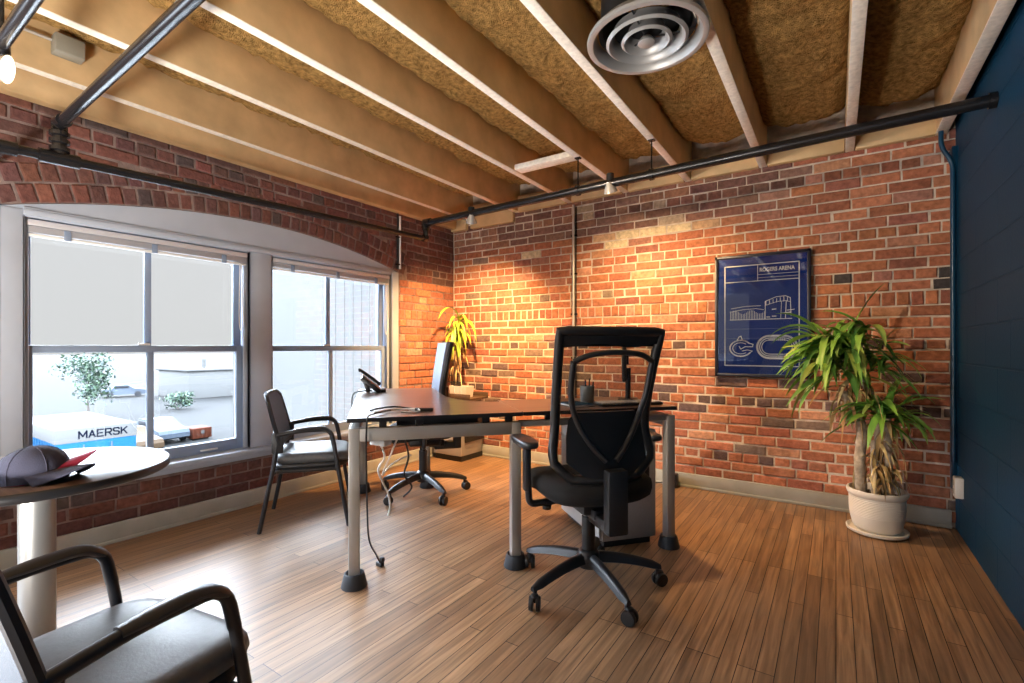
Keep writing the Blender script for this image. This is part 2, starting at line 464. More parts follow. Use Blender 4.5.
for k, (a, b, kd) in enumerate(rows):
    ph = (k % 2) * .5 + R.uniform(-.08, .08)
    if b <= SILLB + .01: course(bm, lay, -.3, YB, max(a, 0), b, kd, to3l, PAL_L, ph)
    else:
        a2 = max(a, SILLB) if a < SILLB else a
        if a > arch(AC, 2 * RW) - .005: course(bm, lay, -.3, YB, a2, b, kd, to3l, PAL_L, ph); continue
        if b > arch(O0): # beside the arch rings
            mid = (a + b) / 2
            hw = math.sqrt(max(0, (AR + 2 * RW) ** 2 - (mid - AZ) ** 2)) if mid > AZ else 9
            hw = min(hw, AH + .10)
            if mid < arch(O0) + .05: hw = max(hw, AH + .06)
            course(bm, lay, -.3, YB, a2, b, kd, to3l, PAL_L, ph, holes=[(AC - hw - .005, AC + hw + .005)])
        else:
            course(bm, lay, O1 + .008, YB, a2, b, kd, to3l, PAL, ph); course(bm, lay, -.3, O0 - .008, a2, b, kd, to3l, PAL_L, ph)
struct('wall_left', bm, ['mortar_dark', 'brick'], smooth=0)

bm = B(); box(bm, (XR + .1, (YB + YR) / 2, 1.4), (.2, YB - YR, 2.8)); struct('wall_right', bm, 'block', smooth=0)
# wall behind the camera, with a window opening
bm = B()
box(bm, (-3.0, YR - .1, 1.4), (1.2, .2, 2.8)); box(bm, (-.5, YR - .1, 1.4), (2.4, .2, 2.8)); box(bm, (-2.05, YR - .1, .4), (.7, .2, .8)); box(bm, (-2.05, YR - .1, 2.6), (.7, .2, .4))
struct('wall_rear', bm, 'trim', smooth=0)

# baseboards
bm = B(); box(bm, ((XL + XR) / 2, YB - .02, .055), (XR - XL - .04, .026, .11), .006); box(bm, ((XL + XR) / 2, YB - .037, .010), (XR - XL - .04, .012, .02), .004)
struct('baseboard_back', bm, 'base')
bm = B(); box(bm, (XL + .02, (YB - .4) / 2, .055), (.026, YB + .36, .11), .006); box(bm, (XL + .037, (YB - .4) / 2, .01), (.012, YB + .36, .02), .004)
struct('baseboard_left', bm, 'base')

# ------------------------------------------------------------------ windows
XT = XL - .004            # face of the painted wood panel that fills the arch
W = [(.672, 1.822), (1.985, 3.140)]
HT, SB = 1.80, .40
bm = B()
def tp(y0, y1, z0, z1, x0=XT - .05, x1=XT, bev=.004): box(bm, ((x0 + x1) / 2, (y0 + y1) / 2, (z0 + z1) / 2), (x1 - x0, y1 - y0, z1 - z0), bev)
tp(O0 + .002, W[0][0], SB, arch(O0) - .004); tp(W[0][1], W[1][0], SB, HT); tp(W[1][1], O1 - .002, SB, arch(O1) - .004, x1=XT + .012)
# tympanum: flat board under the arch
n = 40; ya, yb = O0 + .004, O1 - .004
tops = [(ya + (yb - ya) * i / n) for i in range(n + 1)]
fv = [bm.verts.new((XT - .006, y, arch(y) - .003)) for y in tops]; fb = [bm.verts.new((XT - .006, y, HT)) for y in tops]
gv = [bm.verts.new((XT - .05, y, arch(y) - .003)) for y in tops]; gb = [bm.verts.new((XT - .05, y, HT)) for y in tops]
for i in range(n):
    bm.faces.new((fv[i], fv[i + 1], fb[i + 1], fb[i])); bm.faces.new((gv[i], gv[i + 1], gb[i + 1], gb[i])); bm.faces.new((fv[i], fv[i + 1], gv[i + 1], gv[i])); bm.faces.new((fb[i], fb[i + 1], gb[i + 1], gb[i]))
tp(O0 + .085, O1 - .083, HT, HT + .03, x0=XT - .012, x1=XT + .012)     # head moulding
tp(O0 + .085, O1 - .083, HT + .03, HT + .042, x0=XT - .012, x1=XT + .005)
# jambs running back to the sashes
for y0, y1 in W:
    tp(y0 - .012, y0, SB, HT, XT - .16, XT); tp(y1, y1 + .012, SB, HT, XT - .16, XT); tp(y0, y1, HT - .006, HT + .01, XT - .16, XT)
    tp(y1 - .028, y1, SB, HT, XT - .05, XT - .03); tp(y0, y0 + .02, SB, HT, XT - .05, XT - .03)
struct('trim_1', bm, 'trim')
bm = B()
box(bm, (XT - .06, AC + .0, SB - .012), (.26, O1 - O0 - .004, .03), .008)
box(bm, (XT + .018, AC, SILLB + .02), (.035, O1 - O0 - .004, .045), .008)
struct('trim_2', bm, 'trim')

def make_window(i, y0, y1, ym):
    XS = XT - .085
    root = bpy.data.objects.new('window_%d' % i, None); COL.objects.link(root); root['kind'] = 'structure'
    root.location = (XS, (y0 + y1) / 2, SB)
    def part(name, boxes, m='sash', bev=.004):
        b = B()
        for (ya, yb, za, zb, xa, xb) in boxes: box(b, ((xa + xb) / 2, (ya + yb) / 2 - root.location.y, (za + zb) / 2 - SB), (xb - xa, yb - ya, zb - za), bev)
        return obj(name, b, m, root)
    r = 1.108
    # lower sash, in front; upper sash behind it
    part('lower_sash', [(y0, y0 + .042, SB, r + .022, -.012, .022), (y1 - .062, y1 - .01, SB, r + .022, -.012, .022), (y0 + .04, y1 - .06, SB, SB + .075, -.012, .022), (y0 + .04, y1 - .06, r - .02, r + .022, -.012, .022)])
    part('upper_sash', [(y0, y0 + .042, r - .02, HT, -.052, -.018), (y1 - .062, y1 - .01, r - .02, HT, -.052, -.018), (y0 + .04, y1 - .06, HT - .06, HT, -.052, -.018), (y0 + .04, y1 - .06, r - .02, r + .018, -.052, -.018)])
    part('muntin', [(ym - .018, ym + .018, SB + .07, r - .015, -.008, .016)]); part('muntin', [(ym - .018, ym + .018, r + .01, HT - .05, -.048, -.022)])
    part('glass_pane', [(y0 + .04, y1 - .06, SB + .07, r - .015, -.001, .003)], 'glass', 0); part('glass_pane', [(y0 + .04, y1 - .06, r + .01, HT - .05, -.037, -.033)], 'glass', 0)
    part('sash_lock', [(ym - .06, ym - .0, r + .022, r + .036, -.01, .012)], 'white'); part('lift_handle', [(y1 - .30, y1 - .19, SB + .02, SB + .032, .02, .034)], 'white')
    return root
make_window(1, W[0][0], W[0][1], 1.245)
make_window(2, W[1][0], W[1][1], 2.535)

def make_blind(y0, y1, label):
    t = thing('window_blind', label, 'blind', (XT - .02, (y0 + y1) / 2, HT - .012), 0, 'raised window blinds')
    h = (y1 - y0) / 2 - .012
    b = B(); box(b, (-.012, 0, -.018), (.042, 2 * h, .032), .004); obj('headrail', b, 'blind', t)
    b = B()
    for k in range(7): box(b, (-.012, 0, -.040 - k * .0045), (.036, 2 * h - .01, .0028), .001)
    obj('slats', b, 'blind', t)
    b = B(); box(b, (-.012, 0, -.082), (.034, 2 * h - .01, .016), .005); obj('bottom_rail', b, 'white', t)
    for k in (-.72, 0, .72):
        b = B(); box(b, (.008, h * k, -.064), (.004, .03, .055), .001); obj('ladder_tape', b, 'sash', t)
    b = B(); tube(b, spline([(.012, h - .045, -.08), (.014, h - .04, -.30), (.012, h - .03, -.48), (.014, h - .05, -.55), (.012, h - .06, -.45), (.012, h - .055, -.08)], 8), .0035, 6)
    obj('pull_cord', b, 'cable_w', t)
make_blind(W[0][0], W[0][1], 'raised aluminium blind bunched at the top of the larger window nearest the round table')
make_blind(W[1][0], W[1][1], 'raised aluminium blind bunched at the top of the window beside the room corner')

# ------------------------------------------------------------------ ceiling
bm = B(); box(bm, ((XL + XR) / 2, (YB + YR) / 2, 2.87), (XR - XL + 1, YB - YR + 1, .1)); struct('ceiling', bm, 'slab', smooth=0)
JX = [.547, .078, -.448, -.984, -1.505, -2.04, -2.62, -3.215]
bm = B()
edges = [XR + .02] + JX + [XL - .02]
for a, b in zip(edges, edges[1:]):
    x1, x0 = a - .022, b + .022
    if x1 - x0 < .06: continue
    nx = max(3, int((x1 - x0) / .028)); ys = []
    y = YB - .16
    while y > -.6: ys.append(y); y -= .03
    while y > YR: ys.append(y); y -= .5
    ys.append(YR)
    grid = []
    for jy, y in enumerate(ys):
        row = []
        for ix in range(nx + 1):
            x = x0 + (x1 - x0) * ix / nx; e = min(ix, nx - ix) / nx
            z = 2.70 - .055 * min(1, e * 4) ** .5 + .028 * mn.noise(Vector((x * 5, y * 5, 3))) + .020 * mn.noise(Vector((x * 16, y * 16, 1))) + .014 * mn.noise(Vector((x * 40, y * 40, 9)))
            if jy == 0: z += .07
            row.append(bm.verts.new((x, y + (.05 * mn.noise(Vector((x * 6, 0, 0))) if jy == 0 else 0), z)))
        grid.append(row)
    for r0, r1 in zip(grid, grid[1:]):
        for k in range(nx): bm.faces.new((r0[k], r0[k + 1], r1[k + 1], r1[k]))
struct('ceiling_insulation', bm, 'insul', smooth=180)
for x in JX:
    bm = B(); w = .052 if x < .5 else .062
    box(bm, (x, (YB + YR) / 2 + .04, (JB + 2.82) / 2), (w, YB - YR + .1, 2.82 - JB), .004); o = struct('ceiling_beam', bm, ['joist', 'joist_under'])
    for p in o.data.polygons:
        if p.normal.z < -.3: p.material_index = 1
bm = B(); box(bm, (XL + .05, (YB + YR) / 2, 2.58), (.075, YB - YR, .40), .006); struct('ceiling_beam', bm, 'joist')
# boards closing the joist ends above the brick, and the flat blocking piece
for a, b in zip(edges, edges[1:]):
    if a - b < .12: continue
    x1, x0 = a - .03, b + .03
    bm = B(); zb = 2.36 if x1 < -2.2 else 2.445
    box(bm, ((x0 + x1) / 2, YB - .03, (zb + 2.60) / 2), (x1 - x0, .05, 2.60 - zb), .006); struct('trim_3', bm, 'joist')
bm = B(); box(bm, (-1.772, 3.08, JB + .022), (.476, .10, .04), .004); struct('ceiling_blocking', bm, 'joist_under')

# ------------------------------------------------------------------ pipes, conduits, boxes overhead
PXW, PH1, PY2, PH2, PY3, PH3 = -2.97, 2.065, 3.08, 2.195, .690, 2.145
t = thing('steel_pipe_frame', 'black steel pipe frame carrying the lamps under the ceiling joists', 'pipe', (PXW, PY2, PH1))
def loc(*p): return Vector(p) - Vector((PXW, PY2, PH1))
b = B(); cyl(b, loc(PXW, -.6, 1.945), loc(PXW, PY2, PH1), .022); obj('window_pipe', b, 'pipe', t)
b = B(); cyl(b, loc(PXW, PY2, PH2), loc(XR - .01, PY2, PH2 + .06), .029); obj('cross_pipe', b, 'pipe', t)
b = B(); cyl(b, loc(PXW, PY3, PH3), loc(XR - .01, PY3, PH3 + .13), .023); obj('near_pipe', b, 'pipe', t)
b = B(); tube(b, [loc(PXW, PY2 - .03, PH1 - .002), loc(PXW, PY2 + .004, PH1), loc(PXW, PY2 + .004, PH1 + .02)], .03, 12); tube(b, [loc(PXW, PY2, PH1), loc(PXW, PY2, PH2)], .022, 12)
lathe(b, [(.024, .0), (.031, .004), (.031, .03), (.024, .034)], 14, loc(PXW, PY2, PH2 - .06)); tube(b, [loc(PXW, PY2, PH2 - .035), loc(PXW, PY2, PH2 + .008), loc(PXW + .06, PY2, PH2 + .004)], .037, 12)
obj('elbow_fitting', b, 'pipe', t)
b = B(); cyl(b, loc(PXW, PY3, 1.99), loc(PXW, PY3, PH3), .026)
for z in (2.03, 2.065, 2.10): lathe(b, [(.027, -.012), (.037, -.009), (.037, .009), (.027, .012)], 14, loc(PXW, PY3, z))
tube(b, [loc(PXW, PY3 - .07, 1.985), loc(PXW, PY3 + .07, 1.99)], .032, 12); tube(b, [loc(PXW, PY3, PH3 - .03), loc(PXW, PY3, PH3 + .005), loc(PXW + .07, PY3, PH3 + .001)], .030, 12)
obj('tee_fitting', b, 'pipe', t)
b = B(); cyl(b, loc(PXW, .51, 1.98), loc(XL + .003, .51, 1.98), .021); tube(b, [loc(PXW, .47, 1.979), loc(PXW, .55, 1.981)], .031, 12); obj('wall_strut', b, 'pipe', t)
b = B(); tube(b, [loc(XR - .03, PY2, PH2 + .06), loc(XR - .002, PY2, PH2 + .06)], .036, 16); obj('wall_flange', b, 'pipe', t)
for px in (-1.505, -.984):
    zp = PH2 + .06 * (px - PXW) / (XR - PXW)
    b = B(); cyl(b, loc(px, PY2, zp + .02), loc(px, PY2, JB), .005, 8); box(b, loc(px, PY2, JB - .004), (.04, .03, .008)); tube(b, [loc(px - .012, PY2, zp), loc(px + .012, PY2, zp)], .037, 14); obj('hanger_rod', b, 'pipe', t)

def lamp(x, y, z, label, aim, ztop):
    t = thing('spot_lamp', label, 'lamp', (x, y, z), 0, 'clip lamps on the ceiling pipes'); t.scale = (1.25, 1.25, 1.25); ztop = z + (ztop - z) / 1.25
    d = (Vector(aim) - Vector((x, y, z))).normalized()
    q = Vector((0, 0, -1)).rotation_difference(d).to_matrix()
    def rot(bm_): bmesh.ops.rotate(bm_, verts=bm_.verts, cent=(0, 0, 0), matrix=q)
    b = B(); cyl(b, (0, 0, ztop - z), (0, 0, .055), .006, 8); lathe(b, [(.0, .085), (.02, .083), (.021, .04), (.017, .036), (0, .036)], 16); obj('lamp_holder', b, 'plastic', t)
    b = B(); lathe(b, [(.013, .04), (.016, .03), (.03, .004), (.036, -.012), (.0375, -.016)], 24); rot(b); obj('reflector', b, 'refl', t)
    b = B(); lathe(b, [(.0, -.020), (.018, -.0185), (.036, -.0155)], 24); rot(b); obj('bulb', b, 'bulb', t)
    return d
lamp(-2.46, PY2, 2.15, 'lit clip lamp under the cross pipe nearest the brick room corner', (-3.15, 3.92, .45), PH2 - .0)
lamp(-1.266, PY2, 2.185, 'lit clip lamp under the middle of the cross pipe, above the mesh chair', (-1.25, 3.98, .5), PH2 + .01)
lamp(-2.32, .39, 2.055, 'glowing clip lamp hanging from the short pipe end above the grey caps', (-.1, 3.95, 1.15), 2.115)
t = thing('short_ceiling_pipe', 'short black pipe whose open end holds the lamp at the ceiling corner of the picture', 'pipe', (-2.34, .39, 2.125))
b = B(); cyl(b, (0, 0, 0), (XR + 2.34, 0, .01), .020); obj('pipe_run', b, 'pipe', t)
b = B(); cyl(b, (.03, 0, .02), (.03, 0, .34), .009, 10); box(b, (.0, 0, .34), (.09, .03, .03)); obj('hanger_rod', b, 'pipe', t)

# round air diffuser
t = thing('ceiling_diffuser', 'round grey metal air diffuser with concentric rings hanging between the ceiling joists', 'air vent', (-.660, 2.0, 2.40))
b = B(); lathe(b, [(.245, 0), (.247, .012), (.240, .022), (.212, .05), (.206, .05), (.205, .040), (.212, .012), (.222, -.001), (.234, -.004), (.245, 0)], 64); obj('outer_ring', b, 'diff', t)
for r, z in ((.155, .008), (.092, .008)):
    b = B(); lathe(b, [(r, z - .012), (r + .012, z - .004), (r + .008, z + .004), (r - .014, z + .030), (r - .018, z + .045), (r - .022, z + .045), (r - .019, z + .022), (r - .010, z - .004), (r, z - .012)], 56); obj('cone_ring', b, 'diff', t)
b = B(); lathe(b, [(0, -.014), (.028, -.012), (.036, -.006), (.034, .002), (.02, .02), (.0, .03)], 40); obj('centre_cone', b, 'diff', t)
b = B(); lathe(b, [(.198, .045), (.19, .06), (.185, .42), (.0, .42)], 56); lathe(b, [(.198, .045), (.183, .06), (.178, .40), (0, .40)], 56); obj('duct', b, 'duct', t)
b = B()
for k in range(3):
    a = k * 2 * PI / 3 + .5; cyl(b, (.02 * math.cos(a), .02 * math.sin(a), .018), (.20 * math.cos(a), .20 * math.sin(a), .045), .004, 6)
obj('spider_bracket', b, 'duct', t)

t = thing('junction_box', 'grey metal junction box screwed to a joist side near the window wall', 'junction box', (-3.189, .765, 2.595))
b = B(); box(b, (.035, 0, 0), (.07, .115, .09), .006); obj('body', b, 'jbox', t)
b = B(); box(b, (.073, 0, 0), (.006, .110, .085), .002); obj('cover', b, 'jbox', t)
b = B(); cyl(b, (.02, -.055, .02), (.02, -1.6, .02), .008); obj('conduit_stub', b, 'conduit', t)

# conduits
t = thing('wall_conduit', 'galvanised conduit with clips running up the back brick wall above the desk', 'conduit', (-1.996, YB - .028, .12))
b = B(); cyl(b, (0, 0, 0), (0, 0, 2.30), .013); obj('tube', b, 'conduit', t)
b = B(); cyl(b, (.021, .006, 0), (.021, .006, 2.28), .006, 8); obj('cable', b, 'plastic', t)
for z in (.5, .9, 1.3, 1.67, 2.02):
    b = B(); box(b, (.004, .008, z), (.055, .026, .018), .004); obj('clip', b, 'pipe', t)
t = thing('corner_conduit', 'thin white conduit and black cable rising above the corner window casing', 'conduit', (XL + .022, 3.205, 1.86))
b = B(); cyl(b, (0, .016, 0), (0, .016, .50), .011, 10); obj('tube', b, 'white', t)
b = B(); cyl(b, (0, -.012, 0), (0, -.012, .52), .009, 8); obj('cable', b, 'plastic', t)
for z in (.04, .30):
    b = B(); box(b, (-.003, .0, z), (.026, .06, .012), .003); obj('clip', b, 'pipe', t)
t = thing('navy_conduit', 'navy painted conduit bending down the corner between brick and blue wall', 'conduit', (XR - .047, YB - .05, .30))
b = B(); tube(b, fillet([(-.03, -.02, 2.15), (-.03, -.02, 2.05), (.025, -.02, 1.95), (.028, -.02, .12)], .05), .013); obj('tube', b, 'navy_pipe', t)
b = B(); box(b, (.038, .015, 1.0), (.035, .06, 2.1), .005); obj('cover_strip', b, 'navy_pipe', t)
t = thing('wall_outlet', 'white outlet plate low on the blue wall beside the potted plant', 'outlet', (XR - .001, 3.80, .24))
b = B(); box(b, (-.02, 0, .06), (.04, .075, .12), .006); obj('plate', b, 'white', t)
for z in (.085, .035):
    b = B(); box(b, (-.041, 0, z), (.004, .034, .028), .004); obj('socket', b, 'cab_front', t)

# ------------------------------------------------------------------ poster
t = thing('framed_poster', 'large framed blue poster with white line drawings on the brick wall', 'poster', (-.462, YB - .014, 1.355))
PW, PH = .632, .915
b = B()
for sx in (-1, 1): box(b, (sx * (PW / 2 - .011), -.016, 0), (.022, .032, PH), .003)
for sz in (-1, 1): box(b, (0, -.016, sz * (PH / 2 - .011)), (PW, .032, .022), .003)
obj('frame', b, 'navy_frame', t)
b = B(); box(b, (0, -.012, 0), (PW - .03, .008, PH - .03)); pr = obj('print', b, 'print', t, smooth=0)
b = B(); box(b, (0, -.0235, 0), (PW - .04, .002, PH - .04)); obj('glazing', b, 'pglass', t, smooth=0)
def inkbox(bm_, x0, x1, z0, z1): box(bm_, ((x0 + x1) / 2, -.0172, (z0 + z1) / 2), (x1 - x0, .0016, z1 - z0))
def inkline(bm_, pts, w=.003, d=-.0172):
    for (xa, za), (xb, zb) in zip(pts, pts[1:]):
        L = math.hypot(xb - xa, zb - za)
        if L < 1e-6: continue
        a = math.atan2(zb - za, xb - xa)
        box(bm_, ((xa + xb) / 2, d, (za + zb) / 2), (L + w * .6, .0016, w), 0, Matrix.Rotation(-a, 3, 'Y'))
x0, x1, z0, z1 = -.245, .245, -.375, .375
b = B(); inkline(b, [(x0, z0), (x1, z0), (x1, z1), (x0, z1), (x0, z0)], .007)
inkline(b, [(x0, .255), (x1, .255)], .005); inkline(b, [(-.02, .255), (-.02, z1)], .004); inkline(b, [(-.02, .300), (x1, .300)], .003); inkline(b, [(-.02, .277), (x1, .277)], .002)
obj('border_lines', b, 'ink', pr)
text_mesh('title_lettering', 'ROGERS ARENA', .040, 'ink', pr, (-.008, -.0168, .322), (PI / 2, 0, 0), .0008, .78, .0012)
# drawing 1: stadium elevation
b = B()
base = -.03
inkline(b, [(-.21, base), (.20, base)], .005)
for k in range(22):
    x = -.205 + k * .0095 * 1.15; inkline(b, [(x, base), (x, base + .055 + .014 * math.sin(k * .6))], .0032)
inkline(b, [(-.21, base + .06), (-.12, base + .075), (-.03, base + .08), (.02, base + .07)], .003); inkline(b, [(-.20, base + .085), (-.10, base + .10), (.0, base + .10)], .003)
inkline(b, [(.03, base), (.03, base + .13), (.10, base + .16), (.16, base + .165), (.19, base + .15), (.195, base + .02)], .004)
inkline(b, [(.03, base + .10), (.105, base + .125), (.16, base + .13), (.19, base + .12)], .003)
for k in range(7): inkline(b, [(.035 + k * .023, base + .105 + min(k, 4) * .005), (.035 + k * .023, base + .13 + min(k, 5) * .006)], .004)
inkline(b, [(.13, base + .005), (.135, base + .125)], .003); inkline(b, [(.16, base + .005), (.165, base + .13)], .005); inkline(b, [(.13, base + .04), (.19, base + .045)], .007)
inkline(b, [(.04, base + .015), (.06, base + .015)], .006); inkline(b, [(.075, base + .02), (.10, base + .02)], .006); inkline(b, [(.075, base + .07), (.10, base + .072)], .006); inkline(b, [(.17, base + .06), (.215, base + .065)], .005)
obj('arena_drawing', b, 'ink', pr)
b = B(); inkline(b, [(-.235, -.10), (.235, -.10)], .0022); inkline(b, [(-.235, -.17), (.235, -.17)], .0018); obj('guide_lines', b, 'ink_dim', pr)
# drawing 2: orca-like C emblem
def arc(cx, cz, rx, rz, a0_, a1_, n_=20): return [(cx + rx * math.cos(rad(a0_ + (a1_ - a0_) * k / n_)), cz + rz * math.sin(rad(a0_ + (a1_ - a0_) * k / n_))) for k in range(n_ + 1)]
b = B(); ex, ez = -.135, -.245
inkline(b, arc(ex, ez, .075, .06, 40, 325), .010); inkline(b, arc(ex, ez, .055, .042, 50, 310), .005)
inkline(b, [(ex + .057, ez + .038), (ex + .085, ez + .03), (ex + .08, ez + .012), (ex + .03, ez + .012), (ex + .0, ez - .006), (ex - .01, ez + .015)], .006)
inkline(b, [(ex + .06, ez - .035), (ex + .08, ez - .02), (ex + .045, ez - .012), (ex + .01, ez - .02)], .005)
inkline(b, [(ex - .025, ez + .057), (ex - .012, ez + .085), (ex + .002, ez + .092), (ex + .012, ez + .06), (ex + .035, ez + .05)], .006)
obj('emblem', b, 'ink', pr)
# drawing 3: rink plan
b = B(); rx, rz_ = .105, -.235
def stadium(hx, hz): 
    return arc(rx + hx - hz, rz_, hz, hz, -90, 90, 12) + arc(rx - hx + hz, rz_, hz, hz, 90, 270, 12) + [(rx + hx - hz, rz_ - hz)]
inkline(b, stadium(.128, .082), .014); inkline(b, stadium(.112, .066), .006); inkline(b, stadium(.098, .052), .005)
for k in range(9): inkline(b, [(rx - .05 + k * .0125, rz_ + .046), (rx - .05 + k * .0125, rz_ + .062)], .004)
obj('rink_drawing', b, 'ink', pr)

# ------------------------------------------------------------------ desk (L shape, turned in the room)
DX, DY = -1.868, 1.425
DA = math.atan2(.76, .65)       # local +x runs along the front edge, local +y away along the long wing
DH = .790
t = thing('desk', 'large L-shaped walnut desk with grey metal legs on black risers', 'desk', (DX, DY, 0), DA)
TT = .020
outline = [(0, 0), (.845, 0), (.845, .49)]
outline += [tuple(p) for p in [(.80, .50), (.74, .53), (.685, .585), (.635, .67), (.595, .78), (.575, .9), (.57, 1.05)]] + [(.57, 1.62), (0, 1.62)]
b = B(); prism(b, outline, DH - TT, DH); o = obj('desktop', b, ['lam', 'edge'], t, 30)
for p in o.data.polygons:
    if abs(p.normal.z) < .5: p.material_index = 1
b = B(); prism(b, [(.850, .002), (1.742, .002), (1.742, .56), (.850, .56)], DH - TT, DH); o = obj('return_top', b, ['lam', 'edge'], t, 30)
for p in o.data.polygons:
    if abs(p.normal.z) < .5: p.material_index = 1
b = B(); box(b, (.8475, .27, DH - .003), (.004, .46, .0055)); obj('seam_strip', b, 'silver', t)
def leg(x, y):
    b = B(); box(b, (x, y, (.033 + DH - .050) / 2), (.050, .050, DH - .050 - .033), .004); obj('leg', b, 'silver', t)
def beam(x0, y0, x1, y1, zt=DH - .050, hh=.062):
    b = B(); dx, dy = x1 - x0, y1 - y0; L = math.hypot(dx, dy)
    box(b, ((x0 + x1) / 2, (y0 + y1) / 2, zt - hh / 2), (L, .05, hh), .004, Matrix.Rotation(math.atan2(dy, dx), 3, 'Z')); obj('frame_beam', b, 'silver', t)
LX = [(.030, .034), (.815, .034), (1.712, .034), (.030, 1.57), (.52, 1.57), (1.712, .515)]
for x, y in LX: leg(x, y)
beam(.055, .034, .79, .034); beam(.030, .06, .030, 1.545); beam(.055, 1.57, .49, 1.57); beam(.844, .05, 1.685, .05, hh=.03); beam(1.712, .06, 1.712, .49)
for x, y in [(.16, .034), (.33, .034), (.66, .034), (.78, .034), (.030, .5), (.030, 1.1), (1.0, .05), (1.5, .05)]:
    b = B(); box(b, (x, y, DH - .035), (.035, .030, .030), .002); obj('standoff', b, 'edge', t)
b = B(); box(b, (.46, .30, DH - .12), (.45, .10, .012), .003); box(b, (.46, .352, DH - .075), (.45, .006, .10)); obj('cable_tray', b, 'plastic', t)
ca, sa = math.cos(DA), math.sin(DA)
def dk(x, y, z=DH): return (DX + ca * x - sa * y, DY + sa * x + ca * y, z)
rl = ['black tapered riser under the front desk leg nearest the round table', 'black tapered riser under the middle front desk leg beside the mesh chair', 'black tapered riser under the desk leg beside the large grey cabinet',
      'black riser under the far desk leg by the window wall', 'black riser under the desk leg behind the rolling chair base', 'black riser under the rear leg behind the large grey cabinet']
for (x, y), lb in zip(LX, rl):
    b = B(); lathe(b, [(0, 0), (.058, 0), (.060, .005), (.047, .058), (.046, .064), (.040, .066), (.036, .060), (.036, .032), (0, .032)], 28)
    o = tag(obj('leg_riser', b, 'riser'), lb, 'riser', 'black desk leg risers'); o.location = dk(x, y, 0); o.rotation_euler = (0, 0, DA)

# pedestal under the return
t = thing('filing_cabinet', 'tall grey filing cabinet under the desk return behind the mesh chair', 'cabinet', dk(1.50, .385, 0), DA)
b = B(); box(b, (0, 0, .345), (.335, .585, .61), .006); obj('body', b, 'cab_grey', t)
b = B(); box(b, (-.176, 0, .345), (.016, .57, .60), .004); obj('door', b, 'cab_front', t)
b = B(); box(b, (0, 0, .02), (.29, .53, .04)); obj('plinth', b, 'plastic', t)
b = B(); box(b, (-.19, -.22, .45), (.012, .012, .12), .004); obj('handle', b, 'steel', t)

# low cabinet in the room corner with its planter
t = thing('corner_cabinet', 'low grey cabinet in the brick corner under the small plant', 'cabinet', (-3.20, 3.805, 0), 0)
b = B(); box(b, (-.005, -.005, .325), (.35, .33, .55), .006); obj('body', b, 'cab_grey', t)
b = B(); box(b, (0, -.178, .325), (.36, .016, .54), .004); obj('door', b, 'cab_front', t)
b = B(); box(b, (0, 0, .025), (.34, .34, .05)); obj('plinth', b, 'plastic', t)
b = B(); box(b, (.185, .02, .33), (.014, .30, .30), .004); obj('side_panel', b, 'plastic', t)
t = thing('wooden_tray', 'dark wooden slatted tray on the corner cabinet holding the planters', 'tray', (-3.14, 3.79, .605), 0)
b = B(); box(b, (.0, 0, .008), (.42, .30, .016), .003); obj('base', b, 'tray', t)
for y in (-.145, .145):
    b = B(); box(b, (0, y, .032), (.42, .014, .045), .003); obj('rail', b, 'tray', t)
t = thing('planter_box', 'small pale planter box on the wooden tray in the corner', 'planter', (-3.115, 3.74, .622))
b = B(); quadstrip(b, [[Vector((sx * (w + e), sy * (d + e), z)) for sx, sy in ((-1, -1), (1, -1), (1, 1), (-1, 1))] for w, d, z, e in ((.10, .055, 0, 0), (.112, .06, .11, 0), (.105, .053, .11, 0), (.10, .05, .09, 0))]); obj('box', b, 'ceramic', t, 20)
for x in (-.04, .04):
    b = B(); box(b, (x, -.060, .055), (.006, .012, .10), .002); obj('rib', b, 'cab_front', t)

# ------------------------------------------------------------------ plants
def leaf(bm, lay, base, az, el, L, w, droop, col, twist=0.0, n=9):
    p = Vector(base); d = Vector((math.cos(az) * math.cos(el), math.sin(az) * math.cos(el), math.sin(el)))
    prev = None
    c2 = (col[0], col[1], col[2], 1)
    for k in range(n + 1):
        u = k / n
        wd = w * (.45 + 1.6 * u if u < .35 else 1.0) * (1 - max(0, (u - .35) / .65) ** 1.8) * .5 + .0006
        s = d.cross(Vector((0, 0, 1)))
        if s.length < 1e-3: s = Vector((math.sin(az), -math.cos(az), 0))
        s.normalize(); nrm = s.cross(d).normalized()
        tw = twist * u; s2 = s * math.cos(tw) + nrm * math.sin(tw); n2 = s2.cross(d)
        cur = [bm.verts.new(p + s2 * wd + n2 * wd * .35), bm.verts.new(p), bm.verts.new(p - s2 * wd + n2 * wd * .35)]
        for v in cur: v[lay] = c2
        if prev:
            bm.faces.new((prev[0], prev[1], cur[1], cur[0])); bm.faces.new((prev[1], prev[2], cur[2], cur[1]))
        prev = cur
        p = p + d * (L / n)
        d = (d + Vector((0, 0, -droop / n))).normalized()

GREENS = [(.14, .34, .05), (.20, .42, .06), (.10, .25, .04), (.26, .48, .08), (.16, .36, .07), (.36, .48, .10)]
DEADS = [(.62, .46, .20), (.50, .33, .14), (.70, .56, .30), (.38, .23, .10)]
t = thing('potted_plant', 'tall dracaena with drooping green leaves in a ribbed white pot on the floor', 'plant', (.205, 3.655, 0))
b = B(); lathe(b, [(0, .003), (.130, .003), (.152, .012), (.156, .028), (.149, .032), (.134, .018), (0, .018)], 48); obj('saucer', b, 'ceramic', t)
b = B(); prof = [(0, .02), (.098, .02), (.113, .03)]
for k in range(19):
    z = .04 + k * .0095; r = .118 + .020 * math.sin(min(1, (z - .03) / .13) * PI / 2); prof += [(r, z), (r + .003, z + .0048)]
prof += [(.139, .222), (.148, .232), (.154, .248), (.150, .262), (.142, .264), (.136, .25), (.132, .21), (0, .205)]
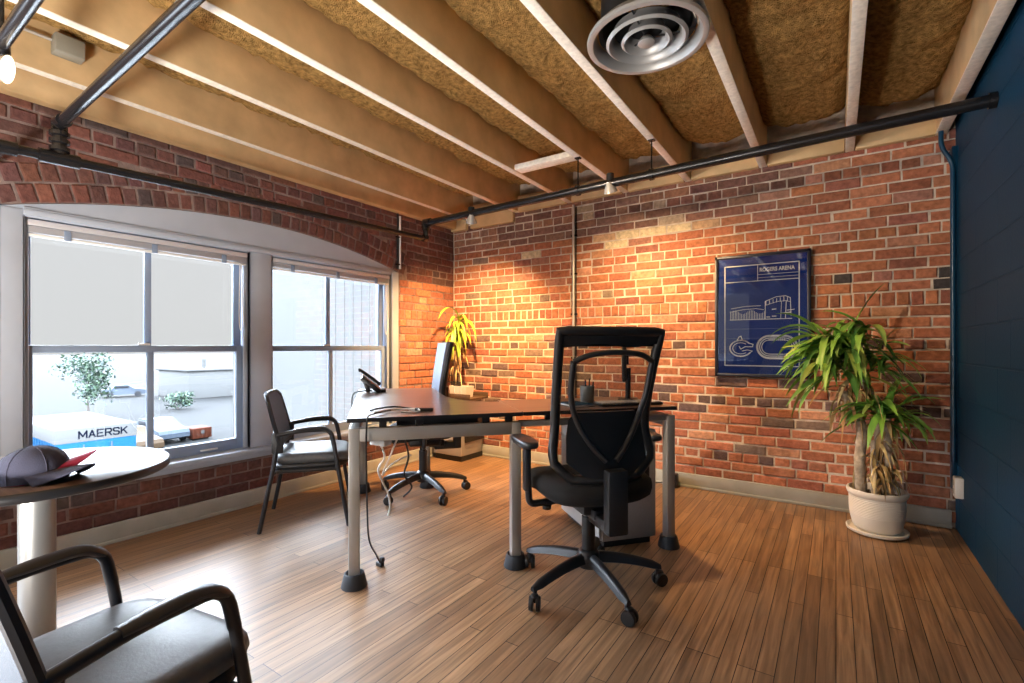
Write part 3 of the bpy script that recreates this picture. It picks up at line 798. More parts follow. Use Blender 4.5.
lathe(b, prof, 56); obj('pot', b, 'ceramic', t, 50)
b = B(); lathe(b, [(.134, .223), (.08, .235), (0, .232)], 32); obj('soil', b, 'soil', t)
def trunk(pts, r0, r1):
    b = B(); P = spline(pts, 8); n_ = len(P)
    tube(b, P, [r0 + (r1 - r0) * k / n_ + (.003 if k % 3 == 0 else 0) for k in range(n_)], 12); obj('trunk', b, 'bark', t)
C1 = Vector((-.17, -.05, .84)); C2 = Vector((.045, -.05, .70)); C3 = Vector((-.09, .03, .96))
trunk([(-.075, -.02, .20), (-.085, -.03, .42), (-.08, -.02, .65), C1], .031, .024)
trunk([(.0, .035, .20), (.01, .04, .5), (-.005, .045, .75), C3], .024, .018)
trunk([(.06, -.05, .20), (.055, -.045, .36), (.05, -.04, .52), C2], .022, .016)
trunk([(-.012, -.065, .20), (-.015, -.06, .40), (-.02, -.03, .56)], .019, .014)
b = B(); lay = b.verts.layers.float_color.new('Col')
def crown(c, n_, L0, L1, w, spread=.09, azb=None, zz=.1):
    for k in range(n_):
        az = R.uniform(0, 2 * PI) if azb is None else R.gauss(azb, 1.15)
        el = R.uniform(-.25, 1.25)
        z = R.uniform(-.04, zz)
        L = R.uniform(L0, L1)
        g = R.choice(GREENS); kk = R.uniform(.8, 1.2)
        ex = Vector((c.x, c.y, c.z + z)) + Vector((R.gauss(0, spread * .4), R.gauss(0, spread * .4), 0))
        tip = ex + Vector((math.cos(az), math.sin(az), 0)) * L
        if tip.y + 3.655 > YB - .05: L *= .42
        if tip.x + .205 > XR - .06: L *= .5
        leaf(b, lay, ex, az, el, L, w * R.uniform(.75, 1.2), R.uniform(.9, 2.9), (g[0] * kk, g[1] * kk, g[2] * kk), R.uniform(-.8, .8))
LT = math.atan2(-.45, -.89)     # towards the poster, slightly into the room
crown(C1 + Vector((0, 0, .12)), 56, .26, .44, .040, azb=LT, zz=.22)
crown(C3 + Vector((0, -.02, .08)), 54, .22, .40, .040, azb=LT + .5, zz=.2)
crown(C1 + Vector((-.05, -.06, .22)), 40, .24, .42, .038, azb=LT - .35, zz=.12)
crown(C2, 44, .22, .38, .042, zz=.10)
crown(C3 + Vector((.06, -.05, .02)), 16, .18, .32, .032, azb=-.6, zz=.12)
obj('foliage', b, 'leaf', t, 180)
b = B(); lay = b.verts.layers.float_color.new('Col')
for k in range(100):
    c = R.choice([C2 + Vector((0, 0, -.06)), Vector((-.015, -.05, .50)), Vector((.01, .03, .55)), C1 + Vector((.03, 0, .02)), C3])
    leaf(b, lay, c + Vector((R.gauss(0, .015), R.gauss(0, .015), R.uniform(-.12, .04))), R.uniform(0, 2 * PI), R.uniform(-.9, .3), R.uniform(.14, .30), R.uniform(.010, .024), R.uniform(2, 6), R.choice(DEADS), R.uniform(-2.5, 2.5))
for k in range(70):
    a = R.uniform(0, 2 * PI); rr = R.uniform(.0, .10)
    leaf(b, lay, Vector((.03 + rr * math.cos(a), -.04 + rr * .7 * math.sin(a), R.uniform(.30, .42))), R.uniform(0, 2 * PI), R.uniform(-.6, .5), R.uniform(.06, .14), R.uniform(.010, .018), R.uniform(1, 4), R.choice(DEADS), R.uniform(-2.5, 2.5))
for k in range(12):
    leaf(b, lay, C3 + Vector((.05, -.02, R.uniform(-.1, .1))), R.gauss(-.5, .5), R.uniform(-.3, .4), R.uniform(.22, .36), .006, R.uniform(.5, 2), R.choice(DEADS), 0)
obj('dead_leaves', b, 'deadleaf', t, 180)

t = thing('corner_plant', 'small yellow-green dracaena in a black nursery pot on the corner cabinet', 'plant', (-3.225, 3.80, .622))
b = B(); lathe(b, [(0, .0), (.05, .0), (.066, .13), (.07, .13), (.07, .145), (.062, .145), (.058, .12), (0, .12)], 32); obj('pot', b, 'plastic', t)
b = B(); lathe(b, [(.060, .125), (0, .13)], 20); obj('soil', b, 'soil', t)
for px, py, h_ in ((-.02, 0, .60), (.02, .01, .66), (.0, -.02, .54)):
    b = B(); tube(b, spline([(px, py, .12), (px * 1.6, py + .01, .3), (px * 1.2, py, h_)], 6), .008, 8); obj('trunk', b, 'bark', t)
b = B(); lay = b.verts.layers.float_color.new('Col')
for k in range(54):
    az = R.gauss(-.75, 1.05); el = R.uniform(.2, 1.35)
    c = Vector(R.choice([(-.02, 0, .62), (.022, .01, .69), (.0, -.02, .58)]))
    g = R.choice([(.55, .55, .05), (.42, .50, .05), (.62, .58, .08), (.28, .42, .05)])
    L_ = R.uniform(.24, .42)
    if math.sin(az) > .25 or math.cos(az) < -.3: L_ = .16
    leaf(b, lay, c + Vector((0, 0, R.uniform(-.05, .10))), az, el, L_, .034, R.uniform(2.6, 5.2), g, R.uniform(-.6, .6))
obj('foliage', b, 'leaf', t, 180)
b = B(); lay = b.verts.layers.float_color.new('Col')
for k in range(34):
    leaf(b, lay, Vector((R.gauss(0, .02), R.gauss(0, .02), R.uniform(.25, .58))), R.gauss(-.7, .8), R.uniform(-.8, .1), R.uniform(.12, .24), .014, R.uniform(3, 6), R.choice(DEADS), R.uniform(-2, 2))
obj('dead_leaves', b, 'deadleaf', t, 180)

# ------------------------------------------------------------------ cushions & chairs
def cushion(bm, c, sx, sy, h, crown_=.012, p=4.0, n=28, dz=None):
    """rounded square pad, superellipse outline, domed top and bottom"""
    c = Vector(c); rings = []
    prof = [(.0, 0), (.5, 0), (.88, .0), (.97, .18), (1.0, .5), (.985, .78), (.93, .95), (.8, 1.0), (.5, 1.03), (0.02, 1.05)]
    for s, z in prof:
        ring = []
        for k in range(n):
            a = 2 * PI * k / n; ca_, sa_ = math.cos(a), math.sin(a)
            r = (abs(ca_) ** p + abs(sa_) ** p) ** (-1 / p)
            x, y = r * ca_ * sx / 2 * max(s, .02), r * sa_ * sy / 2 * max(s, .02)
            zz = z * h + (crown_ * (1 - min(1, s)) if z >= 1 else 0)
            if dz: zz += dz(x, y)
            ring.append(c + Vector((x, y, zz)))
        rings.append(ring)
    quadstrip(bm, rings)

def make_guest_chair(label, loc_, rz):
    t = thing('guest_chair', label, 'chair', loc_, rz, 'grey guest chairs with arms')
    wf = lambda x, y: -.018 * max(0, (y - .12) / .12) ** 2 if y > .12 else 0
    b = B(); cushion(b, (0, .035, .398), .455, .46, .064, .008, 5, 64, wf); seat = obj('seat', b, 'greyfab', t, 60)
    b = B(); cushion(b, (0, .030, .362), .448, .448, .045, 0, 5, 48); obj('seat_band', b, 'seatside', seat, 60)
    # reclined, slightly curved backrest
    def bk(u, v, d):      # u across -1..1, v up 0..1, d thickness
        x = u * (.236 - .03 * v ** 3); z = .50 + v * .325; y = -.128 - .085 * v - .028 * (1 - u * u) - d
        return Vector((x, y, z))
    def edge(v): return 1 - max(0, (abs(v - .5) - .38) / .12) ** 2 * .22
    b = B(); nu, nv = 12, 12
    for d, flip in ((0, 0), (.014, 1)):
        g = [[b.verts.new(bk((2 * i / nu - 1) * edge(j / nv), j / nv, d)) for i in range(nu + 1)] for j in range(nv + 1)]
        for j in range(nv):
            for i in range(nu): b.faces.new((g[j][i], g[j][i + 1], g[j + 1][i + 1], g[j + 1][i]))
    back = obj('backrest', b, 'backmesh', t, 60)
    b = B(); loop = []
    for k in range(nv + 1): loop.append(bk(edge(k / nv), k / nv, .007))
    for k in range(1, nu): loop.append(bk((1 - 2 * k / nu) * edge(1), 1, .007))
    for k in range(nv, -1, -1): loop.append(bk(-edge(k / nv), k / nv, .007))
    for k in range(1, nu): loop.append(bk((-1 + 2 * k / nu) * edge(0), 0, .007))
    tube(b, loop, .013, 8, closed=True); obj('back_frame', b, 'frame_blk', back)
    for s in (-1, 1):
        x = s * .245
        b = B(); tube(b, [(x, .255, 0), (x * .985, .19, .38), (x * .975, .165, .53)], .0135, 10); obj('leg', b, 'frame_blk', t)
        b = B(); tube(b, fillet([(x * .975, .168, .51), (x * .97, .148, .608), (x * .97, -.02, .608), (x * .96, -.165, .585)], .055), .0145, 10); ar = obj('armrest', b, 'frame_blk', t)
        b = B(); tube(b, spline([(x * .97, .150, .590), (x * .97, .105, .615), (x * .97, .04, .618), (x * .97, -.05, .612)], 5), [.017, .021, .023] + [.024] * 10 + [.022, .02, .018], 10, .55); obj('arm_pad', b, 'plastic_soft', ar)
        b = B(); tube(b, [(s * .235, -.255, 0), (s * .232, -.175, .40), (s * .228, -.158, .52)], .0135, 10); obj('leg', b, 'frame_blk', t)
        b = B(); box(b, (s * .228, -.155, .535), (.022, .065, .125), .008); obj('bracket', b, 'plastic_soft', t)
    b = B(); tube(b, [(-.235, -.17, .36), (.235, -.17, .36)], .012, 8); tube(b, [(-.24, .18, .36), (.24, .18, .36)], .012, 8)
    for s in (-1, 1): tube(b, [(s * .22, -.17, .36), (s * .225, .19, .36)], .012, 8)
    obj('seat_frame', b, 'frame_blk', t)
    return t
gc = make_guest_chair('grey guest chair with arms facing the desk beneath the corner window', (-2.892, 1.910, 0), -rad(39.5))
dup(gc, (-1.302, .337, 0), rad(9), 'grey guest chair beside the round table, cut off by the picture edge')

def make_task_chair(label, loc_, rz, base_rot, back_mat='sheer', detail=True, ztop=1.185, lean=1.0):
    t = thing('task_chair', label, 'chair', loc_, rz, 'black rolling task chairs')
    b = B()
    lathe(b, [(0, .095), (.046, .098), (.056, .12), (.050, .165), (.036, .18), (0, .18)], 24)
    for k in range(5):
        a = base_rot + k * 2 * PI / 5; d = Vector((math.cos(a), math.sin(a), 0)); s = Vector((-d.y, d.x, 0)); rings = []
        for u in range(9):
            f = u / 8; r = .03 + .31 * f; zc = .142 - .002 * f - .050 * f * f; w = .036 - .009 * f; hh = .027 - .008 * f
            if u == 8: w *= .6; hh *= .6
            c = d * r + Vector((0, 0, zc))
            rings.append([c + s * (w * math.cos(q)) * (1 if math.sin(q) < 0 else .62) + Vector((0, 0, hh * math.sin(q))) for q in [2 * PI * z / 10 for z in range(10)]])
        quadstrip(b, rings)
    base = obj('wheel_base', b, 'plastic_soft', t, 50)
    for k in range(5):
        a = base_rot + k * 2 * PI / 5; d = Vector((math.cos(a), math.sin(a), 0)); yaw = a + R.uniform(-1.2, 1.2)
        ax = Vector((math.cos(yaw), math.sin(yaw), 0)); side = Vector((-ax.y, ax.x, 0)); c = d * .325 + Vector((0, 0, .032)) + ax * .012
        b = B()
        for sgn in (-1, 1):
            p0 = c + side * sgn * .006; p1 = c + side * sgn * .025; mid = c + side * sgn * .016
            tube(b, [p0, p0.lerp(mid, .2), mid, p1.lerp(mid, .1), p1], [.026, .032, .032, .029, .018], 18, up=(0, 0, 1))
        tube(b, [d * .325 + Vector((0, 0, .03)), d * .325 + Vector((0, 0, .10))], .010, 8); box(b, c + Vector((0, 0, .025)), (.034, .034, .034), .012)
        obj('caster', b, 'plastic', base)
    b = B(); cyl(b, (0, 0, .15), (0, 0, .33), .031, 20); cyl(b, (0, 0, .32), (0, 0, .42), .018, 16); obj('gas_column', b, 'plastic', t)
    b = B(); box(b, (0, -.01, .405), (.17, .24, .06), .015); box(b, (0, -.10, .385), (.10, .12, .05), .012); tube(b, [(.08, .04, .40), (.25, .05, .395)], .007, 8); box(b, (.265, .05, .395), (.05, .022, .012), .005); obj('tilt_mechanism', b, 'plastic', t)
    b = B(); wf = lambda x, y: -.035 * max(0, (y - .1) / .15) ** 2 if y > .1 else (.012 * (x / .25) ** 2)
    cushion(b, (0, .02, .44), .52, .50, .095, .006, 4, 40, wf); obj('seat', b, 'blkfab', t, 60)
    # backrest: open frame with sheer mesh
    Z0, Z1 = .555, ztop
    def bk(u, v, d=0):
        hw = .212 + .008 * v + .016 * v * v + .02 * math.exp(-((v - .16) / .12) ** 2) - .06 * max(0, .1 - v) / .1
        z = Z0 + (Z1 - Z0) * v
        y = -.215 + .055 * math.sin(min(1, v / .45) * PI / 2) * (1 - .0) - .16 * lean * max(0, v - .3) ** 1.4 - .035 * (1 - u * u) - d + .035 + .02 * (1 - v)
        return Vector((u * hw, y, z + .012 * v * u * u * 0))
    nv, nu = 18, 14
    b = B(); g = [[b.verts.new(bk((2 * i / nu - 1) * .93, .04 + .93 * j / nv, .008)) for i in range(nu + 1)] for j in range(nv + 1)]
    for j in range(nv):
        for i in range(nu): b.faces.new((g[j][i], g[j][i + 1], g[j + 1][i + 1], g[j + 1][i]))
    back = obj('backrest', b, back_mat, t, 60)
    b = B()
    loop = [bk(1, k / nv, .008) for k in range(nv + 1)] + [bk(1 - 2 * k / nu, 1, .008) for k in range(1, nu)] + [bk(-1, k / nv, .008) for k in range(nv, -1, -1)] + [bk(-1 + 2 * k / nu, 0, .008) for k in range(1, nu)]
    tube(b, loop, .021, 10, closed=True)
    quadstrip(b, [[bk(-.98 + 1.96 * k / nu, .90, 0) for k in range(nu + 1)], [bk(-.98 + 1.96 * k / nu, 1.0, 0) for k in range(nu + 1)], [bk(-.98 + 1.96 * k / nu, 1.0, .02) for k in range(nu + 1)], [bk(-.98 + 1.96 * k / nu, .905 - .012 * math.cos(3 * PI * k / nu), .02) for k in range(nu + 1)]], False)
    obj('back_frame', b, 'plastic', back, 50)
    if not detail:
        b = B(); nn = 10
        fr = [[bk((-1 + 2 * i / nn) * 1.06, -.01 + 1.03 * j / nn, -.022) for i in range(nn + 1)] for j in range(nn + 1)]
        bkk = [[bk((-1 + 2 * i / nn) * 1.06, -.01 + 1.03 * j / nn, .004) for i in range(nn + 1)] for j in range(nn + 1)]
        quadstrip(b, fr, False); quadstrip(b, bkk, False)
        rim = lambda g: g[0][:] + [r[-1] for r in g[1:]] + g[-1][-2::-1] + [r[0] for r in g[-2:0:-1]]
        quadstrip(b, [rim(fr), rim(bkk)], True, False, False)
        bmesh.ops.remove_doubles(b, verts=b.verts, dist=.0004)
        obj('lit_back_pad', b, 'lit_back', back, 50)
    if detail:
        b = B()   # lumbar hoop behind the mesh
        hoop = [(-.10, .13), (-.38, .24), (-.66, .40), (-.80, .58), (-.80, .80)]
        top = [(-.80, .80), (-.5, .845), (0, .862), (.5, .845), (.80, .80)]
        for s in (-1, 1): tube(b, spline([bk(s * u, v, .05) for u, v in hoop], 6), .013, 10)
        tube(b, spline([bk(u, v, .05) for u, v in top], 6), .012, 10)
        obj('lumbar_hoop', b, 'plastic_soft', back)
    b = B()   # lower back plate and spine
    pl = [[bk(u, v, .03 + d) for u in [(-.8 + 1.6 * i / 8) * kk for i in range(9)]] for v, d, kk in ((.02, 0, .8), (.12, .012, 1), (.28, .014, 1), (.40, .006, .95), (.455, 0, .8))]
    pl2 = [[p + Vector((0, .02, 0)) for p in r] for r in pl]
    quadstrip(b, pl, False); quadstrip(b, pl2, False)
    for i in range(8):
        for r, r2 in ((pl[0], pl2[0]), (pl[-1], pl2[-1])):
            b.faces.new([b.verts.new(p) for p in (r[i], r[i + 1], r2[i + 1], r2[i])])
    obj('back_plate', b, 'sheer_dense' if not detail else 'plastic', back, 50)
    b = B(); box(b, (0, -.262, .475), (.092, .055, .27), .010); box(b, (0, -.18, .365), (.085, .20, .055), .012); obj('spine', b, 'plastic', t)
    for s in (-1, 1):
        b = B(); tube(b, fillet([(s * .12, .02, .412), (s * .27, .02, .405), (s * .285, .015, .45), (s * .292, .0, .665)], .03), [.014] * 4 + [.016] * 20, 10, 1.2) if False else tube(b, fillet([(s * .12, .02, .412), (s * .285, .02, .405), (s * .308, .0, .68)], .03), .016, 10)
        box(b, (s * .302, .005, .57), (.032, .05, .20), .012)
        ar = obj('armrest', b, 'plastic_soft', t)
        b = B(); cushion(b, (s * .308, .02, .678), .085, .25, .03, 0, 3, 28); obj('arm_pad', b, 'plastic_soft', ar, 60)
        b = B(); lathe(b, [(0, -.012), (.02, -.012), (.022, .006), (0, .006)], 16, (s * .2, .02, .388)); obj('knob', b, 'plastic', ar)
    return t
HD = math.atan2(.77, .64)    # task chair faces along the long desk wing
make_task_chair('black mesh-back rolling task chair with its open back towards the camera', (-.962, 2.078, 0), HD, rad(-109) - HD)
make_task_chair('rolling task chair, window light painted into its pale back, tucked under the far side of the desk', (-2.62, 2.69, 0), rad(139.5), rad(-163) - rad(139.5), 'lit_back', False, 1.14, .45) if 'lit_back' in M else None

# ------------------------------------------------------------------ round table and caps
t = thing('round_table', 'round walnut-topped pedestal table at the window beside the near guest chair', 'table', (-2.075, .43, 0))
b = B(); lathe(b, [(0, .712), (.333, .712), (.339, .716), (.341, .727), (.339, .737), (.335, .74), (0, .74)], 72); o = obj('tabletop', b, ['lam', 'edge'], t, 50)
for p in o.data.polygons:
    c = p.center
    if math.hypot(c.x, c.y) > .332: p.material_index = 1
b = B(); cyl(b, (0, 0, .02), (0, 0, .712), .044, 28); lathe(b, [(.044, .69), (.11, .700), (.11, .712), (0, .712)], 28); obj('pedestal', b, 'steel', t)
b = B(); lathe(b, [(0, 0), (.27, 0), (.272, .008), (.25, .016), (.06, .028), (.046, .04), (0, .04)], 48); obj('base', b, 'steel', t)

def make_cap(loc_, rz, label, crown_m, brim_m, size=1.0, tip=0.0):
    t = thing('baseball_cap', label, 'cap', loc_, rz, 'caps on the round table'); t.scale = (size, size, size); t.rotation_euler = (0, tip, rz)
    b = B(); rings = []
    for z, s in ((0, 1.0), (.02, 1.01), (.045, .97), (.068, .86), (.086, .68), (.098, .45), (.105, .2), (.107, .02)):
        rings.append([Vector((.098 * s * math.cos(q) * (1.05 if math.cos(q) < 0 else 1.0), .083 * s * math.sin(q), z + .012 * math.cos(q) * s * (z > .02))) for q in [2 * PI * k / 36 for k in range(36)]])
    quadstrip(b, rings, True, False, True); cr = obj('crown', b, crown_m, t, 60)
    b = B()
    for q in (PI / 6, PI / 2, 5 * PI / 6):
        pts = []
        for zz, s_ in ((0, 1.0), (.02, 1.01), (.045, .97), (.068, .86), (.086, .68), (.098, .45), (.105, .2)):
            for sg in (1,):
                pts.append((.0985 * s_ * math.cos(q) * (1.05 if math.cos(q) < 0 else 1), .0835 * s_ * math.sin(q), zz + .012 * math.cos(q) * s_ * (zz > .02)))
        tube(b, pts, .0014, 6); tube(b, [(x_, -y_, z_) for x_, y_, z_ in pts], .0014, 6)
    obj('seams', b, crown_m, cr)
    b = B(); lathe(b, [(0, .109), (.008, .107), (.009, .102)], 12, (0, 0, .0)); obj('button', b, crown_m, cr)
    b = B(); top, bot = [], []
    for j in range(7):
        f = j / 6; r1, r2 = [], []
        for k in range(17):
            a = -1.15 + 2.3 * k / 16
            rx_ = .092 + (.080 * math.cos(a * .9) ** .8) * f
            x = rx_ * math.cos(a) + .018 * f; y = (.080 + .006 * f) * math.sin(a) * (1 + .05 * f)
            z = .020 + .006 * f - .046 * (y / .085) ** 2 * (.15 + .85 * f) + .012
            r1.append(Vector((x, y, z))); r2.append(Vector((x, y, z - .004)))
        top.append(r1); bot.append(r2)
    quadstrip(b, top, False); quadstrip(b, bot, False)
    for r, r2 in ((top[-1], bot[-1]),):
        for i in range(16): b.faces.new([b.verts.new(p) for p in (r[i], r[i + 1], r2[i + 1], r2[i])])
    obj('brim', b, brim_m, t, 60)
    return t
make_cap((-1.905, .385, .7425), rad(36), 'grey baseball cap, its curved grey bill towards the window, on the round table', 'cap_grey', 'cap_grey', .88, -.06)
make_cap((-1.897, .392, .7445), rad(66), 'cap nested under the grey one, only its red bill showing behind', 'cap_red', 'cap_red', .76, -.28)

# ------------------------------------------------------------------ things on and under the desk
t = thing('desk_phone', 'black desk phone on a tilted stand at the far desk corner', 'phone', dk(.12, 1.36, DH + .001), rad(140))
tl = Matrix.Rotation(rad(38), 3, 'X')
b = B(); box(b, (0, .03, .055), (.19, .17, .036), .012, tl); box(b, (0, -.045, .012), (.17, .06, .024), .006); box(b, (0, .06, .045), (.15, .03, .09), .008, Matrix.Rotation(rad(-20), 3, 'X')); obj('body', b, 'plastic_soft', t)
b = B(); box(b, (.03, .070, .113), (.10, .045, .006), .003, tl); obj('screen', b, 'cab_front', t)
b = B()
for i in range(3):
    for j in range(4): box(b, (.005 + i * .026, .0 + j * .016 - .012, .060 + j * .0125 - .006), (.018, .010, .006), .002, tl)
obj('keypad', b, 'jbox', t)
b = B(); tube(b, spline([(-.068, -.035, .055), (-.068, -.01, .078), (-.068, .05, .124), (-.068, .10, .160), (-.068, .115, .160)], 5), [.018, .021, .022] + [.016] * 14 + [.021, .022, .02, .016], 12, .7); obj('handset', b, 'plastic', t)
def cable(name, pts, r, m, label, cat='cable', group=None, k=8):
    b = B(); P = [Vector(p) for p in pts]; o0 = P[0].copy()
    tube(b, spline([p - o0 for p in P], k), r, 8); o = tag(obj(name, b, m), label, cat, group); o.location = o0
    return o
p = dk(.10, 1.33, DH + .01)
cable('phone_cord', [p, dk(.03, 1.30, DH + .012), dk(-.03, 1.27, DH - .01), dk(-.035, 1.25, DH - .12), dk(-.02, 1.24, DH - .26)], .0045, 'plastic', 'black phone cord drooping over the window-side desk edge')
b = B(); P0 = Vector(dk(.148, .217, 0))
f = lambda x, y, z: Vector(dk(x, y, z)) - P0
t = thing('power_cable', 'black power cable hanging from the desk edge to its plug on the floor', 'cable', P0)
tube(b, spline([f(.20, .20, DH + .006), f(.16, .12, DH + .012), f(.115, .05, DH + .010), f(.092, -.006, DH + .004), f(.086, -.016, DH - .06), f(.086, -.012, .55), f(.09, .0, .34), f(.098, .05, .2), f(.13, .14, .09), f(.146, .20, .03), f(.148, .214, .016)], 8), .0042, 8); obj('lead', b, 'plastic', t)
b = B(); box(b, f(.148, .217, .011), (.04, .026, .022), .005); box(b, f(.158, .225, .028), (.022, .022, .026), .006); obj('plug', b, 'plastic', t)
cable('black_cord', [dk(.10, .22, DH + .006), dk(.14, .26, DH + .01), dk(.22, .27, DH + .016), dk(.30, .25, DH + .008), dk(.33, .21, DH + .006)], .0045, 'plastic', 'black cord looped across the desk top near the front corner')
cable('white_cord', [dk(.12, .17, DH + .005), dk(.19, .20, DH + .009), dk(.27, .21, DH + .010), dk(.335, .17, DH + .012), dk(.33, .12, DH + .006), dk(.25, .135, DH + .005)], .004, 'cable_w', 'white charging cord coiled on the desk top beside the black cord')
t = thing('pointer_stick', 'slim black pointer lying on the desk top beside the coiled cords', 'pointer', dk(.365, .165), DA - rad(20))
b = B(); box(b, (0, 0, .009), (.095, .022, .018), .005); obj('body', b, 'plastic', t)
b = B(); box(b, (-.062, 0, .009), (.035, .016, .012), .004); obj('clip', b, 'cable_w', t)
cable('white_cord', [dk(.13, .16, DH - .11), dk(.17, .18, .57), dk(.14, .20, .50), dk(.16, .22, .43), dk(.19, .26, .35), dk(.20, .30, .27), dk(.19, .32, .22)], .0055, 'cable_w', 'white cable hanging lowest beneath the desk beside its front leg')
cable('white_cord', [dk(.24, .16, DH - .11), dk(.20, .16, .58), dk(.16, .24, .46), dk(.20, .26, .50), dk(.26, .28, .53), dk(.31, .30, .54)], .0045, 'cable_w', 'white cable looped under the desk and curving up to the right')
cable('black_cord', [dk(.26, .18, DH - .11), dk(.29, .2, .56), dk(.27, .22, .46), dk(.31, .26, .38), dk(.27, .30, .32)], .005, 'plastic', 'black cable looped beneath the desk behind the white cables')
b = B(); box(b, (0, 0, .055), (.11, .05, .03), .006); o = tag(obj('cable_adapter', b, 'white'), 'small white adapter block hanging with the cables beneath the desk', 'adapter'); o.location = dk(.15, .155, DH - .20)
# pen cup, notebook, keyboard, monitor on the return
t = thing('pen_cup', 'grey metal pen cup on the desk seen through the mesh chair back', 'cup', dk(1.335, .30))
b = B(); lathe(b, [(0, .0), (.038, .0), (.041, .004), (.043, .098), (.045, .10), (.041, .10), (.036, .006), (0, .006)], 32); obj('cup', b, 'cupm', t)
for px, py, mm, h_ in ((.01, .0, 'plastic', .145), (-.012, .01, 'cap_red', .135), (.0, -.014, 'ext_blue', .13), (.02, .012, 'plastic', .125)):
    b = B(); tube(b, [(px, py, .008), (px * 1.6, py * 1.6, h_)], .0045, 8); obj('pen', b, mm, t)
t = thing('notebook', 'white notebook lying beside the pen cup on the desk', 'notebook', dk(1.215, .19), DA + .2)
b = B(); box(b, (0, 0, .006), (.13, .18, .010), .001); obj('pages', b, 'paper', t)
b = B(); box(b, (0, 0, .0125), (.132, .182, .002), .001); box(b, (0, 0, .001), (.132, .182, .002), .001); obj('cover', b, 'ext_blue', t)
t = thing('keyboard', 'low dark keyboard on the desk return behind the mesh chair', 'keyboard', dk(1.515, .14), DA)
b = B(); box(b, (0, 0, .009), (.38, .13, .016), .005); obj('base', b, 'plastic', t)
b = B()
for j in range(4):
    for i in range(14): box(b, (-.172 + i * .0265, -.042 + j * .027, .019), (.021, .02, .006), .002)
obj('keys', b, 'cab_grey', t)
va = math.atan2(.964, -.356)
t = thing('monitor', 'thin black monitor turned edge-on on the desk return', 'monitor', dk(1.615, .36), va)
b = B(); box(b, (0, 0, .262), (.44, .024, .27), .008); obj('screen_housing', b, 'plastic', t)
b = B(); box(b, (0, .013, .266), (.42, .002, .245)); obj('screen', b, 'edge', t)
b = B(); tube(b, [(0, -.02, .01), (0, -.022, .2)], .016, 12); box(b, (0, -.01, .262), (.08, .03, .08), .006); obj('stand_neck', b, 'plastic', t)
b = B(); box(b, (0, -.02, .006), (.16, .12, .012), .005); obj('stand_foot', b, 'plastic', t)
t = thing('power_adapter', 'black power box on the floor by the back wall baseboard behind the desk leg', 'power box', (-1.10, 3.93, 0), 0)
b = B(); box(b, (0, 0, .055), (.11, .06, .11), .008); obj('body', b, 'plastic', t)
b = B(); tube(b, spline([(-.05, 0, .03), (-.2, -.02, .006), (-.45, .02, .006), (-.8, .03, .006)], 6), .0045, 6); obj('lead', b, 'plastic', t)

# ------------------------------------------------------------------ outside
GZ = -4.9
bm = B(); box(bm, (-254, 20, GZ - .1), (501, 900, .2)); o = struct('ground_outside', bm, 'ext_ground' if 'ext_ground' in M else 'ext_bldg', smooth=0)
t = thing('shipping_container', 'white and blue shipping container lettered MAERSK outside the window', 'container', (-28.1, 7.0, GZ))
b = B(); box(b, (0, 0, 1.30), (6.06, 2.62, 2.1), .02)
for k in range(26): box(b, (-2.9 + k * .23, -1.32, 1.3), (.10, .05, 1.9)); box(b, (-2.9 + k * .23, 1.32, 1.3), (.10, .05, 1.9))
obj('body', b, 'ext_blue', t)
b = B(); box(b, (.0, 0, 2.50), (6.1, 2.66, .56), .02); obj('sign_band', b, 'ext_white', t)
SK = {'M': [[(0, 0), (0, 1), (.5, .25), (1, 1), (1, 0)]], 'A': [[(0, 0), (.5, 1), (1, 0)], [(.2, .33), (.8, .33)]], 'E': [[(1, 0), (0, 0), (0, 1), (1, 1)], [(0, .5), (.85, .5)]],
      'R': [[(0, 0), (0, 1), (.8, 1), (1, .88), (1, .62), (.8, .48), (0, .48)], [(.55, .48), (1, 0)]], 'S': [[(1, .84), (.85, 1), (.15, 1), (0, .86), (0, .66), (.15, .54), (.85, .46), (1, .34), (1, .14), (.85, 0), (.15, 0), (0, .16)]], 'K': [[(0, 0), (0, 1)], [(1, 1), (.05, .42)], [(.38, .62), (1, 0)]]}
y0 = -.60
for ch in 'MAERSK':
    wl = .24 if ch == 'M' else .19
    b = B()
    for st in SK[ch]:
        for (xa, za), (xb, zb) in zip(st, st[1:]):
            ya, yb2, za, zb = y0 + xa * wl, y0 + xb * wl, 2.37 + za * .27, 2.37 + zb * .27
            L = math.hypot(yb2 - ya, zb - za); a = math.atan2(zb - za, yb2 - ya)
            box(b, (3.055, (ya + yb2) / 2, (za + zb) / 2), (.012, L + .035, .05), 0, Matrix.Rotation(a, 3, 'X'))
    obj('letter', b, 'ext_navy', t, 0); y0 += wl + .075
b = B()
for y in (-.45, .45): tube(b, [(3.06, y, .35), (3.06, y, 2.1)], .03, 8)
box(b, (3.05, 0, .22), (.08, 2.6, .14)); obj('door_bars', b, 'ext_grey', t)
b = B()
for x in (-2, -1, 1, 2):
    for y in (-1.05, 1.05): tube(b, [(x, y - .12, .26), (x, y + .12, .26)], .26, 14)
obj('trailer_wheels', b, 'ext_dark', t)
t = thing('rust_dumpster', 'small rust red dumpster beyond the parked cars outside the window', 'dumpster', (-35.0, 14.95, GZ), 0)
b = B(); box(b, (0, 0, .42), (1.4, 1.15, .66), .02)
for k in range(5): box(b, (.71, -.46 + k * .23, .42), (.05, .06, .58))
obj('body', b, 'ext_brown', t)
b = B(); box(b, (.745, .0, .50), (.03, .2, .2)); obj('panel', b, 'ext_white', t)
for y in (-.45, .45):
    b = B(); tube(b, [(.4, y - .05, .07), (.4, y + .05, .07)], .07, 12); obj('wheel', b, 'ext_dark', t)
t = thing('orange_container', 'low rust-coloured container beside the lettered one, above the grey cap', 'container', (-28.1, 4.85, GZ), 0)
